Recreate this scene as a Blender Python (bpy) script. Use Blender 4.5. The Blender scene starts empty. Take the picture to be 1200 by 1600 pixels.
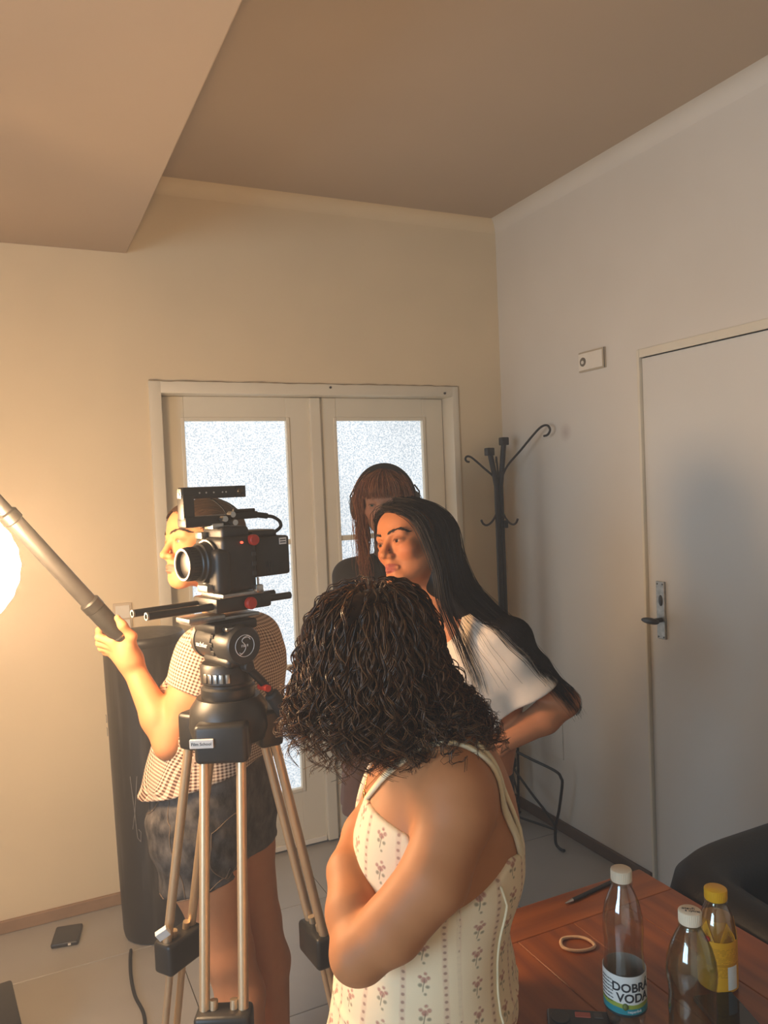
import bpy, bmesh, math, random
import numpy as np
from mathutils import Vector, Matrix

# ------------------------------------------------------------------ camera, world, lights, exposure
SC = bpy.context.scene
COL = SC.collection
YAW, PITCH, ROLL, FPX = 0.44148, 0.0327, -0.0416, 1226.75
cam_d = bpy.data.cameras.new('camera')
cam = bpy.data.objects.new('camera', cam_d)
COL.objects.link(cam)
cam_d.sensor_fit = 'VERTICAL'
cam_d.sensor_height = 32.0
cam_d.lens = FPX / 1600 * 32.0
cam_d.clip_start = 0.05
_f = Vector((math.sin(YAW) * math.cos(PITCH), math.cos(YAW) * math.cos(PITCH), -math.sin(PITCH)))
_r = Vector((math.cos(YAW), -math.sin(YAW), 0))
_u = _r.cross(_f)
_r2 = _r * math.cos(ROLL) + _u * math.sin(ROLL)
_u2 = -_r * math.sin(ROLL) + _u * math.cos(ROLL)
_m = Matrix((_r2, _u2, -_f)).transposed().to_4x4()
_m.translation = Vector((0, 0, 1.6))
cam.matrix_world = _m
SC.camera = cam

SC.view_settings.view_transform = 'Standard'
SC.view_settings.look = 'None'
SC.view_settings.exposure = 0.08
SC.view_settings.gamma = 1.0
SC.view_settings.use_curve_mapping = False

world = bpy.data.worlds.new('world')
SC.world = world
world.use_nodes = True
world.node_tree.nodes['Background'].inputs[0].default_value = (0.62, 0.78, 1.0, 1)
world.node_tree.nodes['Background'].inputs[1].default_value = 1.2
LAMP_EMIT = 118.0
LAMP_UV = (-.842, 1.51, 1.475)        # lantern centre in the stage frame
PANE_EMIT = 1.7
WINDOW_POWER = 95.0

def stage(u, v, z=0.0):
    """the people stand in a frame turned by YAW from the room: u to the right, v away, z up"""
    return Vector((u * math.cos(YAW) + v * math.sin(YAW), -u * math.sin(YAW) + v * math.cos(YAW), z))

# thin haze added through the room to imitate lens glare round the lantern
GLARE_HAZE = 0.034
_vs = world.node_tree.nodes.new('ShaderNodeVolumeScatter'); _vs.inputs['Density'].default_value = GLARE_HAZE
_vs.inputs['Color'].default_value = (1, .97, .93, 1)
world.node_tree.links.new(_vs.outputs[0], world.node_tree.nodes['World Output'].inputs['Volume'])
SC.cycles.max_bounces = 6; SC.cycles.diffuse_bounces = 3; SC.cycles.glossy_bounces = 3; SC.cycles.transmission_bounces = 6; SC.cycles.volume_bounces = 0
SC.cycles.transparent_max_bounces = 16; SC.cycles.caustics_reflective = False; SC.cycles.caustics_refractive = False

# daylight through the window in the left wall
wl = bpy.data.lights.new('window_daylight', 'AREA')
wl.shape = 'RECTANGLE'
wl.size, wl.size_y = 1.25, 1.5
wl.energy = WINDOW_POWER
wl.color = (0.50, 0.75, 1.0)
wlo = bpy.data.objects.new('window_daylight', wl)
COL.objects.link(wlo)
wlo.location = (-2.5, -.1, 1.5)
wlo.rotation_euler = (0, math.radians(-90), 0)

# ------------------------------------------------------------------ helpers
class S:
    """tiny shader-math wrapper"""
    def __init__(s, nt, sock): s.nt, s.k = nt, sock
    def _m(s, op, *o, clamp=False):
        n = s.nt.nodes.new('ShaderNodeMath'); n.operation = op; n.use_clamp = clamp
        for i, a in enumerate((s,) + o):
            if isinstance(a, S): s.nt.links.new(a.k, n.inputs[i])
            else: n.inputs[i].default_value = a
        return S(s.nt, n.outputs[0])
    def __add__(s, o): return s._m('ADD', o)
    def __sub__(s, o): return s._m('SUBTRACT', o)
    def __mul__(s, o): return s._m('MULTIPLY', o)
    def __truediv__(s, o): return s._m('DIVIDE', o)
    def floor(s): return s._m('FLOOR')
    def fract(s): return s._m('FRACT')
    def abs(s): return s._m('ABSOLUTE')
    def mod(s, o): return s._m('FLOORED_MODULO', o)
    def lt(s, o): return s._m('LESS_THAN', o)
    def gt(s, o): return s._m('GREATER_THAN', o)
    def max(s, o): return s._m('MAXIMUM', o)
    def min(s, o): return s._m('MINIMUM', o)
    def sqrt(s): return s._m('SQRT')
    def sat(s): return s._m('ADD', 0.0, clamp=True)
    def soft(s, edge, w):            # 1 below edge, falling to 0 over w
        return ((s - edge) * (-1.0 / w))._m('ADD', 0.5, clamp=True)

def c4(c): return (c[0], c[1], c[2], 1.0)

def hx(h):
    h = h.lstrip('#'); r = [int(h[i:i + 2], 16) / 255 for i in (0, 2, 4)]
    return tuple((x / 12.92 if x < .04045 else ((x + .055) / 1.055) ** 2.4) for x in r)

class Mat:
    def __init__(s, name, color=(.8, .8, .8), rough=.5, metal=0.0, **kw):
        s.m = bpy.data.materials.new(name); s.m.use_nodes = True
        s.nt = s.m.node_tree; s.b = s.nt.nodes['Principled BSDF']
        s.b.inputs['Base Color'].default_value = c4(color)
        s.b.inputs['Roughness'].default_value = rough
        s.b.inputs['Metallic'].default_value = metal
        for k, v in kw.items():
            s.b.inputs[k.replace('_', ' ')].default_value = v
        s.color = color
    def node(s, t, **kw):
        n = s.nt.nodes.new(t)
        for k, v in kw.items(): setattr(n, k, v)
        return n
    def link(s, a, b): s.nt.links.new(a.k if isinstance(a, S) else a, b)
    def coord(s, which='Object'):
        return s.node('ShaderNodeTexCoord').outputs[which]
    def xyz(s, sock):
        n = s.node('ShaderNodeSeparateXYZ'); s.link(sock, n.inputs[0])
        return [S(s.nt, o) for o in n.outputs]
    def noise(s, scale, detail=4, vec=None, rough=.5, stretch=None):
        n = s.node('ShaderNodeTexNoise'); n.inputs['Scale'].default_value = scale
        n.inputs['Detail'].default_value = detail; n.inputs['Roughness'].default_value = rough
        vec = vec or s.coord()
        if stretch:
            mp = s.node('ShaderNodeMapping'); mp.inputs['Scale'].default_value = stretch
            s.link(vec, mp.inputs[0]); vec = mp.outputs[0]
        s.link(vec, n.inputs['Vector'])
        return S(s.nt, n.outputs[0])
    def mix(s, fac, a, b):
        n = s.node('ShaderNodeMix', data_type='RGBA')
        for v, i in ((fac, n.inputs['Factor']), (a, n.inputs[6]), (b, n.inputs[7])):
            if isinstance(v, S): s.link(v.k, i)
            elif isinstance(v, bpy.types.NodeSocket): s.link(v, i)
            elif isinstance(v, (int, float)): i.default_value = v
            else: i.default_value = c4(v)
        return n.outputs[2]
    def base(s, sock): s.link(sock, s.b.inputs['Base Color']); return s
    def vary(s, scale=8, amt=.25, detail=5, stretch=None, dark=None):
        f = s.noise(scale, detail, stretch=stretch)
        d = dark or tuple(x * (1 - amt) for x in s.color)
        l = tuple(min(1, x * (1 + amt * .6)) for x in s.color)
        return s.base(s.mix(((f - .5) * 1.8 + .5).sat(), d, l))
    def bump(s, scale=200, strength=.1, dist=.002, detail=3, stretch=None, height=None):
        h = height or s.noise(scale, detail, stretch=stretch)
        n = s.node('ShaderNodeBump'); n.inputs['Strength'].default_value = strength
        n.inputs['Distance'].default_value = dist
        s.link(h.k, n.inputs['Height']); s.link(n.outputs[0], s.b.inputs['Normal'])
        return s

def props(o, label=None, cat=None, group=None, kind=None):
    if label: o['label'] = label
    if cat: o['category'] = cat
    if group: o['group'] = group
    if kind: o['kind'] = kind
    return o

def empty(name, loc=(0, 0, 0), rz=0.0, label=None, cat=None, group=None):
    o = bpy.data.objects.new(name, None); COL.objects.link(o)
    o.empty_display_size = .05
    o.location = loc; o.rotation_euler = (0, 0, rz)
    return props(o, label, cat, group)

class MB:
    """mesh builder: collects simple solids into one mesh"""
    def __init__(s): s.bm = bmesh.new()
    def _new(s, verts, M):
        if M is not None: bmesh.ops.transform(s.bm, matrix=M, verts=verts)
    def box(s, a, b, bev=0.0, M=None, seg=2):
        a, b = Vector(a), Vector(b)
        r = bmesh.ops.create_cube(s.bm, size=1.0)
        vs = r['verts']; d = b - a; c = (a + b) / 2
        for v in vs: v.co = Vector((v.co.x * d.x + c.x, v.co.y * d.y + c.y, v.co.z * d.z + c.z))
        if bev > 0:
            es = list({e for v in vs for e in v.link_edges})
            rr = bmesh.ops.bevel(s.bm, geom=es, offset=bev, segments=seg, affect='EDGES', profile=.5)
            vs = list({v for f in rr['faces'] for v in f.verts} | {v for v in vs if v.is_valid})
        s._new(vs, M); return s
    def lathe(s, prof, n=32, M=None, cap=True):
        """prof: list of (r, z); revolve about z"""
        rings = []
        for r, z in prof:
            if r < 1e-6: rings.append([s.bm.verts.new((0, 0, z))])
            else: rings.append([s.bm.verts.new((r * math.cos(2 * math.pi * i / n), r * math.sin(2 * math.pi * i / n), z)) for i in range(n)])
        for A, B in zip(rings[:-1], rings[1:]):
            for i in range(n):
                j = (i + 1) % n
                q = [A[i % len(A)], A[j % len(A)], B[j % len(B)], B[i % len(B)]]
                q2 = []
                for v in q:
                    if v not in q2: q2.append(v)
                if len(q2) > 2: s.bm.faces.new(q2)
        if cap:
            for R, rev in ((rings[0], True), (rings[-1], False)):
                if len(R) > 1: s.bm.faces.new(list(reversed(R)) if rev else R)
        s._new([v for R in rings for v in R], M); return s
    def cyl(s, p, q, r, r2=None, n=20, bev=0.0):
        p, q = Vector(p), Vector(q); d = q - p; h = d.length
        r2 = r if r2 is None else r2
        M = Matrix.Translation(p) @ d.to_track_quat('Z', 'Y').to_matrix().to_4x4()
        if bev > 0: prof = [(r - bev, 0), (r, bev), (r2, h - bev), (r2 - bev, h)]
        else: prof = [(r, 0), (r2, h)]
        return s.lathe(prof, n, M)
    def tube(s, pts, r, n=8, closed=False, cap=True):
        pts = [Vector(p) for p in pts]; m = len(pts)
        rs = r if isinstance(r, (list, tuple)) else [r] * m
        rings = []; ref = None
        for i, p in enumerate(pts):
            if closed: t = pts[(i + 1) % m] - pts[i - 1]
            else: t = pts[min(i + 1, m - 1)] - pts[max(i - 1, 0)]
            t.normalize()
            if ref is None: ref = t.orthogonal().normalized()
            ref = (ref - t * ref.dot(t)).normalized(); b = t.cross(ref)
            rings.append([s.bm.verts.new(p + (ref * math.cos(2 * math.pi * k / n) + b * math.sin(2 * math.pi * k / n)) * rs[i]) for k in range(n)])
        L = list(zip(rings[:-1], rings[1:]))
        if closed: L.append((rings[-1], rings[0]))
        for A, B in L:
            for k in range(n): s.bm.faces.new((A[k], A[(k + 1) % n], B[(k + 1) % n], B[k]))
        if cap and not closed:
            s.bm.faces.new(list(reversed(rings[0]))); s.bm.faces.new(rings[-1])
        return s
    def prism(s, poly, z0, z1, M=None, bev=0.0):
        """poly in xy, extruded along z"""
        A = [s.bm.verts.new((x, y, z0)) for x, y in poly]; B = [s.bm.verts.new((x, y, z1)) for x, y in poly]
        n = len(poly)
        s.bm.faces.new(list(reversed(A))); s.bm.faces.new(B)
        for i in range(n): s.bm.faces.new((A[i], A[(i + 1) % n], B[(i + 1) % n], B[i]))
        s._new(A + B, M); return s
    def ball(s, c, r, seg=20, rings=12, M=None):
        rr = (r, r, r) if isinstance(r, (int, float)) else r
        x = bmesh.ops.create_uvsphere(s.bm, u_segments=seg, v_segments=rings, radius=1.0)
        for v in x['verts']: v.co = Vector((v.co.x * rr[0] + c[0], v.co.y * rr[1] + c[1], v.co.z * rr[2] + c[2]))
        s._new(x['verts'], M); return s
    def build(s, name, mat, parent=None, smooth=None, loc=None, rz=None):
        me = bpy.data.meshes.new(name)
        bmesh.ops.recalc_face_normals(s.bm, faces=s.bm.faces)
        s.bm.to_mesh(me); s.bm.free()
        if mat is not None: me.materials.append(mat.m if isinstance(mat, Mat) else mat)
        if smooth is not None:
            me.polygons.foreach_set('use_smooth', [True] * len(me.polygons))
            me.set_sharp_from_angle(angle=math.radians(smooth))
        o = bpy.data.objects.new(name, me); COL.objects.link(o)
        if parent: o.parent = parent
        if loc is not None: o.location = loc
        if rz is not None: o.rotation_euler = (0, 0, rz)
        return o

def text_mesh(name, body, size, mat, parent, M, extrude=.0004, align='CENTER', bold=0.0):
    cu = bpy.data.curves.new(name, 'FONT'); cu.body = body; cu.size = size; cu.extrude = extrude
    cu.align_x = align; cu.align_y = 'CENTER'; cu.offset = bold; cu.resolution_u = 3
    t = bpy.data.objects.new(name, cu); COL.objects.link(t)
    dg = bpy.context.evaluated_depsgraph_get(); dg.update()
    me = bpy.data.meshes.new_from_object(t.evaluated_get(dg))
    bpy.data.objects.remove(t); bpy.data.curves.remove(cu)
    me.name = name; me.transform(M); me.materials.clear(); me.materials.append(mat.m)
    o = bpy.data.objects.new(name, me); COL.objects.link(o); o.parent = parent
    return o

# ------------------------------------------------------------------ materials
wall_m = Mat('wall_paint', hx('#e0cba8'), .75).vary(3, .05).bump(90, .12, .002)
wall_r = Mat('wall_paint_right', hx('#d9d0c2'), .6)
_p = wall_r.coord('Object'); _x, _y, _z = wall_r.xyz(_p)
_f = wall_r.noise(3, 5)
_d = ((_y - 2.745) * (_y - 2.745) + (_z - 1.80) * (_z - 1.80)).sqrt()
_sm = _d.soft(.02, .05) * .45
wall_r.base(wall_r.mix(_sm, wall_r.mix(_f, hx('#d2c9bb'), hx('#dfd7ca')), hx('#8a6458')))
wall_r.bump(60, .10, .002)
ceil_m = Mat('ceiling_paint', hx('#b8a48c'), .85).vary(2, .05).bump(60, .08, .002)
white_paint = Mat('white_gloss_paint', hx('#ded3bd'), .38).vary(6, .05).bump(25, .05, .002)
door_paint = Mat('door_paint', hx('#d9d3c8'), .34).vary(3, .04).bump(18, .06, .003)
crack_m = Mat('paint_crack', hx('#8f7a5c'), .9)
tile_m = Mat('floor_tile', hx('#a59f97'), .33).vary(5, .10).bump(40, .04, .001)
grout_m = Mat('grout', hx('#4c4740'), .9).vary(40, .2)
base_b = Mat('baseboard_tan', hx('#9c7a5c'), .55).vary(12, .2)
base_r = Mat('baseboard_brown', hx('#5d4838'), .5).vary(12, .25)
black_metal = Mat('black_metal', (.010, .0095, .009), .42, .3).vary(20, .3)
black_plastic = Mat('black_plastic', (.018, .017, .016), .42).vary(40, .25).bump(300, .08, .0006)
black_rubber = Mat('black_rubber', (.012, .012, .012), .7).vary(30, .3)
dark_grey = Mat('dark_grey_metal', (.05, .048, .045), .38, .4).vary(30, .25)
steel = Mat('brushed_steel', (.55, .52, .48), .30, 1.0).vary(30, .15)
alu = Mat('anodised_tube', hx('#d6bb98'), .40, .75).vary(6, .08, stretch=(60, 60, 1))
white_plastic = Mat('white_plastic', hx('#e6dccb'), .4).vary(20, .05)
red_plastic = Mat('red_plastic', (.5, .03, .015), .4).vary(30, .2)
white_print = Mat('white_print', (.75, .73, .70), .6).vary(50, .08)

# ------------------------------------------------------------------ the room
XR, YB, HC, ZS, XE = 2.184, 3.228, 2.85, 2.554, 0.456
XL, YF = -2.3, -1.7
DL, DR, DT = 0.557, 1.905, 2.012       # door opening
def structure(o): o['kind'] = 'structure'; return o

fl = MB().box((XL, YF, -.12), (XR, 3.75, -.004)).build('floor', grout_m); structure(fl)
tm = MB().box((-.2985, -.2985, -.012), (.2985, .2985, 0), bev=.0015, seg=1)
first = tm.build('tile', tile_m, fl)
rnd = random.Random(4)
k = 0
for i in range(-6, 4):
    for j in range(-8, 2):
        x, y = 1.046 + .6 * i + .3, 2.865 + .6 * j + .3
        if x - .3 < XL - .3 or x - .3 > XR or y - .3 > 3.4 or y + .3 < YF: continue
        o = first if k == 0 else first.copy()
        if k: COL.objects.link(o); o.parent = fl
        o.location = (x, y, rnd.uniform(-.0008, 0)); k += 1
# walls (solid slabs; the back wall has the double-door opening)
b = MB()
b.box((XL, YB, 0), (DL, YB + .16, HC + .1)); b.box((DR, YB, 0), (XR + .16, YB + .16, HC + .1)); b.box((DL, YB, DT), (DR, YB + .16, HC + .1))
structure(b.build('wall_back', wall_m))
b = MB()
RD0, RD1, RDT = 2.286, 1.446, 2.045     # door in the right wall (its far edge, near edge, top)
b.box((XR, RD0 + .002, 0), (XR + .16, YB, HC + .1)); b.box((XR, YF, 0), (XR + .16, RD1 - .002, HC + .1)); b.box((XR, RD1 - .002, RDT + .002), (XR + .16, RD0 + .002, HC + .1))
structure(b.build('wall_right', wall_r))
structure(MB().box((XL - .16, YF - .16, 0), (XR + .16, YF, HC + .1)).build('wall_front', wall_m))
b = MB()                                # left wall (out of frame) with the window opening
WY0, WY1 = -.9, .7
b.box((XL - .16, YF, 0), (XL, WY0, HC + .1)); b.box((XL - .16, WY1, 0), (XL, YB + .16, HC + .1))
b.box((XL - .16, WY0, 0), (XL, WY1, .8)); b.box((XL - .16, WY0, 2.2), (XL, WY1, HC + .1))
structure(b.build('wall_left', wall_m))
b = MB()
for y0, y1, z0, z1 in ((WY0, WY0 + .06, .8, 2.2), (WY1 - .06, WY1, .8, 2.2), (WY0 + .06, WY1 - .06, .8, .86), (WY0 + .06, WY1 - .06, 2.14, 2.2), (-.13, -.07, .86, 2.14)):
    b.box((XL - .12, y0, z0), (XL - .05, y1, z1), bev=.004)
structure(b.build('window_1', white_paint))
# ceiling with soft coves, and the lower soffit on the left
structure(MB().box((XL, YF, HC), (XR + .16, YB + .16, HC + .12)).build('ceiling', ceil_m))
def cove(name, p0, p1, inw, mat, r=.06):
    p0, p1, inw = Vector(p0), Vector(p1), Vector(inw)
    b = MB(); A = []; n = 8
    sec = [(0, 0)] + [(r - r * math.sin(a), -(r - r * math.cos(a))) for a in [math.pi / 2 * i / n for i in range(n + 1)]]
    for P in (p0, p1):
        A.append([b.bm.verts.new(P + inw * a + Vector((0, 0, 1)) * h) for a, h in sec])
    m = len(sec)
    for i in range(m): b.bm.faces.new((A[0][i], A[0][(i + 1) % m], A[1][(i + 1) % m], A[1][i]))
    b.bm.faces.new(A[0]); b.bm.faces.new(list(reversed(A[1])))
    return structure(b.build(name, mat, smooth=50))
cove('trim_1', (XE, YB + .001, HC), (XR, YB + .001, HC), (0, -1, 0), wall_m)
cove('trim_2', (XR + .001, YB, HC), (XR + .001, YF, HC), (-1, 0, 0), wall_r)
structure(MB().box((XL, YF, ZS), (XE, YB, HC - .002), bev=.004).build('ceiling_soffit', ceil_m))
# baseboards
structure(MB().box((XL, YB - .014, 0), (DL - .045, YB + .001, .047), bev=.003).build('baseboard_back', base_b))
structure(MB().box((XR - .014, RD0 + .02, 0), (XR + .001, YB, .05), bev=.003).build('baseboard_right', base_r))

# double door with frosted panes
frost = Mat('frosted_glass', (.25, .27, .28), .35)
v = frost.node('ShaderNodeTexVoronoi'); v.inputs['Scale'].default_value = 135
frost.link(frost.coord(), v.inputs['Vector'])
f1 = frost.noise(190, 2); f2 = frost.noise(2.2, 3)
sp = ((S(frost.nt, v.outputs['Distance']) * .9 + f1 * .9 - .58) * 2.0).sat()
colr = frost.mix(sp, hx('#a3b8c8'), hx('#f2f8fc'))
frost.link(colr, frost.b.inputs['Emission Color'])
frost.link((f2 * .5 + .75) * PANE_EMIT * .62, frost.b.inputs['Emission Strength'])
frost.bump(height=f1, strength=.5, dist=.002)

frame = MB()
for x0, x1, z0, z1 in ((DL - .045, DL + .003, 0, DT + .045), (DR - .003, DR + .03, 0, DT + .045), (DL, DR, DT - .003, DT + .045)):
    frame.box((x0, YB - .012, z0), (x1, YB + .155, z1), bev=.004)
fr = frame.build('trim_3', white_paint, smooth=40); structure(fr)
ck = MB()
rr = random.Random(2)
pts = [(DL - .044 + t * (DR - DL + .07), YB - .0125, DT + .0455 + rr.uniform(-.0022, .0022)) for t in np.linspace(0, 1, 50)]
ck.tube(pts, [rr.uniform(.0006, .0022) for _ in pts], n=5)
ck.build('paint_crack', crack_m, fr)
for x, z in ((1.285, DT + .030), (1.86, DT + .012)):
    MB().cyl((x, YB - .0165, z), (x, YB - .0115, z), .0055, n=10).build('screw', dark_grey, fr)
LY = YB + .085                          # front face of the leaves
def leaf(name, x0, x1, g0, g1):
    o = MB()
    zs = [(.27, .803), (.827, 1.36), (1.384, 1.905)]
    o.box((x0, LY, .012), (g0, LY + .04, DT - .004), bev=.003); o.box((g1, LY, .012), (x1, LY + .04, DT - .004), bev=.003)
    o.box((g0, LY, 1.905), (g1, LY + .04, DT - .004)); o.box((g0, LY, .012), (g1, LY + .04, .27))
    L = structure(o.build(name, white_paint))
    for z0, z1 in ((.803, .827), (1.36, 1.384)):
        MB().box((g0, LY + .004, z0), (g1, LY + .036, z1), bev=.004).build('muntin', white_paint, L)
    m = MB(); w = .016                 # raised moulding round the glass
    for a, c, d, e in ((g0 - w, g0, .27 - w, 1.905 + w), (g1, g1 + w, .27 - w, 1.905 + w), (g0, g1, 1.905, 1.905 + w), (g0, g1, .27 - w, .27)):
        m.box((a, LY - .007, d), (c, LY + .001, e), bev=.003)
    m.build('glazing_bead', white_paint, L)
    for z0, z1 in zs:
        p = MB().box((g0 - .004, LY + .016, z0 - .004), (g1 + .004, LY + .022, z1 + .004)).build('pane', frost, L)
    return L
l1 = leaf('door_1', DL + .005, 1.222, .664, 1.105)
l2 = leaf('door_2', 1.262, DR - .006, 1.345, 1.785)
MB().box((1.213, LY - .022, .012), (1.262, LY + .012, DT - .006), bev=.004).build('astragal', white_paint, l1)
MB().box((DL + .02, LY - .012, .012), (1.21, LY - .0005, .035), bev=.003).build('weather_strip', white_plastic, l1)

# plain painted door in the right wall
b = MB().box((XR + .006, RD1, .006), (XR + .046, RD0, RDT), bev=.003)
d3 = structure(b.build('door_3', door_paint))
cs = MB()
cs.box((XR - .008, RD0 + .001, 0), (XR + .03, RD0 + .014, RDT + .034), bev=.003); cs.box((XR - .008, RD1 - .014, 0), (XR + .03, RD1 - .001, RDT + .034), bev=.003)
cs.box((XR - .008, RD1, RDT + .002), (XR + .03, RD0, RDT + .034), bev=.003)
structure(cs.build('trim_4', white_paint))
worn = Mat('worn_steel', (.42, .41, .38), .42, .9).vary(60, .35)
hp = MB().box((XR - .003, 2.198, .982), (XR + .0062, 2.240, 1.200), bev=.0025).build('handle_plate', worn, d3)
dk = Mat('dark_handle', (.06, .06, .058), .3, .7).vary(30, .2)
b = MB().ball((XR - .05, 2.225, 1.055), (.012, .046, .0125), 20, 12).cyl((XR - .046, 2.216, 1.055), (XR - .002, 2.216, 1.055), .009, n=14)
b.build('lever', dk, d3, smooth=50)
MB().ball((XR - .003, 2.217, 1.128), (.004, .011, .021)).build('keyhole_cover', dk, d3, smooth=60)
for y in (2.206, 2.232):
    for z in (.990, 1.190): MB().cyl((XR - .0045, y, z), (XR - .002, y, z), .0032, n=10).build('screw', dk, d3)

# aerial socket high on the right wall, switch left of the double door
so = MB().box((XR - .009, 2.474, 2.040), (XR + .001, 2.634, 2.123), bev=.002).build('wall_socket', Mat('socket_frame', hx('#b7a78d'), .45).vary(20, .08))
props(so, 'beige double frame aerial socket high on the right wall beside the plain door', 'socket')
MB().box((XR - .0125, 2.486, 2.047), (XR - .0085, 2.630, 2.116), bev=.0015).build('cover_plate', white_plastic, so)
sk = MB().cyl((XR - .0145, 2.602, 2.081), (XR - .0115, 2.602, 2.081), .0185, n=24, bev=.001).build('socket_well', Mat('grey_well', hx('#6d6353'), .6).vary(20, .1), so, smooth=40)
MB().cyl((XR - .019, 2.600, 2.079), (XR - .014, 2.600, 2.079), .0075, n=16, bev=.001).cyl((XR - .0205, 2.600, 2.079), (XR - .0185, 2.600, 2.079), .003, n=10).build('connector', white_plastic, sk, smooth=40)
MB().box((XR - .010, 2.4742, 2.041), (XR - .0086, 2.4775, 2.122)).build('side_strip', dk, so)
hp_ = MB().box((XR - .004, 2.835, .335), (XR + .001, 2.985, .545), bev=.001).build('access_panel', wall_r)
props(hp_, 'small painted access panel low on the right wall behind the coat rack', 'panel')
sw = MB().box((.335, YB - .008, 1.058), (.405, YB + .001, 1.185), bev=.002).build('light_switch', Mat('switch_frame', hx('#cbb79c'), .45).vary(20, .08))
props(sw, 'pale double rocker light switch on the wall behind the raised hand', 'switch')
for z in (1.068, 1.125): MB().box((.343, YB - .013, z), (.397, YB - .0075, z + .051), bev=.002).build('rocker', white_plastic, sw)

# ------------------------------------------------------------------ lantern lamp on a stand at the left edge
lw = stage(LAMP_UV[0], LAMP_UV[1])
lamp = empty('lantern_lamp', lw, -YAW, 'glowing white globe lantern on a black stand at the left edge', 'lamp')
glow = Mat('lantern_paper', (.9, .85, .75), .6)
glow.link(glow.mix(glow.noise(14, 2), (1.0, .63, .33), (1.0, .67, .37)), glow.b.inputs['Emission Color'])
glow.b.inputs['Emission Strength'].default_value = LAMP_EMIT
LR = .125
prof = [(LR * math.sin(a) * (1 + .012 * math.cos(a * 24)), LAMP_UV[2] + LR * math.cos(a)) for a in np.linspace(math.pi - .25, .25, 33)]
MB().lathe(prof, 40, cap=False).build('lantern_shade', glow, lamp, smooth=60)
b = MB(); zl = LAMP_UV[2]
b.cyl((0, 0, .42), (0, 0, zl - LR + .02), .011, n=12); b.cyl((0, 0, .40), (0, 0, .9), .016, n=12)
b.build('pole', black_metal, lamp, smooth=40)
MB().cyl((0, 0, zl - LR - .01), (0, 0, zl - LR + .035), .03, n=20, bev=.003).build('socket', black_plastic, lamp, smooth=40)
sk_p = [(.0, zl + LR + .010), (.05, zl + LR + .006), (.094, zl + LR * .80), (.097, zl + LR * .81), (.05, zl + LR + .010), (.0, zl + LR + .014)]
MB().lathe(sk_p, 40, cap=False).build('added_cloth_hood', Mat('white_cloth', (.8, .78, .74), .9).vary(30, .2), lamp, smooth=60)  # hood added to hold the lantern's light off ceiling and soffit
MB().cyl((0, 0, zl + LR + .004), (0, 0, zl + LR + .022), .034, n=20, bev=.003).build('top_ring', black_plastic, lamp, smooth=40)
for a in (math.radians(117), math.radians(237), math.radians(357)):
    dx, dy = math.cos(a), math.sin(a)
    MB().tube([(dx * .018, dy * .018, .42), (dx * .40, dy * .40, .03), (dx * .43, dy * .43, .014)], .014, n=8).build('leg', black_metal, lamp, smooth=50)

# ------------------------------------------------------------------ tall black cylinder case
cm = Mat('scuffed_black', (.017, .015, .014), .42)
_n1 = cm.noise(9, 6, stretch=(1, 1, .25)); _n2 = cm.noise(40, 4, stretch=(1, 1, .06))
cm.base(cm.mix(((_n1 * _n2 - .26) * 5).sat() * .5, (.017, .015, .014), (.11, .10, .09)))
dr = empty('drum_case', stage(-.90, 2.86), -YAW, 'tall black scuffed cylindrical case standing by the wall behind the boom operator', 'case')
MB().lathe([(.0, 0), (.105, 0), (.118, .008), (.122, .03), (.128, .25), (.138, .8), (.143, 1.07), (.0, 1.07)], 48).build('body', cm, dr, smooth=40)
MB().lathe([(.0, 1.066), (.143, 1.066), (.148, 1.072), (.148, 1.092), (.140, 1.102), (.06, 1.112), (0, 1.113)], 48).build('lid', cm, dr, smooth=40)
MB().tube([(-.10, -.06, 1.10), (-.085, -.07, 1.128), (-.05, -.085, 1.133), (-.02, -.09, 1.108)], .008, n=8).build('carry_handle', black_rubber, dr, smooth=60)
MB().box((-.04, -.155, 1.045), (.02, -.138, 1.095), bev=.003).build('latch', steel, dr)
mk = Mat('chalk_mark', (.22, .21, .20), .8).vary(60, .3)
def on_drum(ang, z, R=.1425): return (R * math.cos(ang), R * math.sin(ang), z)
for s in ([(-2.72, .82), (-2.62, .82), (-2.62, .795), (-2.72, .795)], [(-2.70, .775), (-2.63, .772), (-2.66, .745)], [(-1.78, .62), (-1.72, .5), (-1.68, .40), (-1.60, .385), (-1.58, .42), (-1.64, .43)], [(-1.60, .62), (-1.70, .5), (-1.80, .43)]):
    MB().tube([on_drum(a, z, .1283 + .0125 * (z - .25) / .55 + .002) for a, z in s], .0012, n=5).build('scratch_mark', mk, dr)
cb = MB(); P = [stage(-.955, 2.715, .006), stage(-.94, 2.66, .006), stage(-.905, 2.56, .006), stage(-.86, 2.46, .006), stage(-.80, 2.36, .006), stage(-.76, 2.22, .006), stage(-.74, 2.05, .006), stage(-.76, 1.9, .006)]
def smooth_pts(P, n=6):
    P = [Vector(p) for p in P]; out = []
    for i in range(len(P) - 1):
        p0, p1, p2, p3 = P[max(i - 1, 0)], P[i], P[i + 1], P[min(i + 2, len(P) - 1)]
        for j in range(n):
            t = j / n
            out.append(.5 * ((2 * p1) + (p2 - p0) * t + (2 * p0 - 5 * p1 + 4 * p2 - p3) * t * t + (3 * p1 - p0 - 3 * p2 + p3) * t ** 3))
    out.append(P[-1]); return out
props(cb.tube(smooth_pts(P), .0055, n=8).build('power_cable', black_rubber, smooth=60), 'black cable on the floor running forward from the cylindrical case', 'cable')
ph = empty('power_bank', (.1, 3.07, 0), math.radians(-12), 'small dark rectangular power bank lying on the floor by the left wall', 'power bank')
MB().box((-.047, -.062, 0), (.047, .062, .017), bev=.007, seg=4).build('case', Mat('bank_black', (.02, .02, .022), .35).vary(20, .2), ph, smooth=40)
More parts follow.
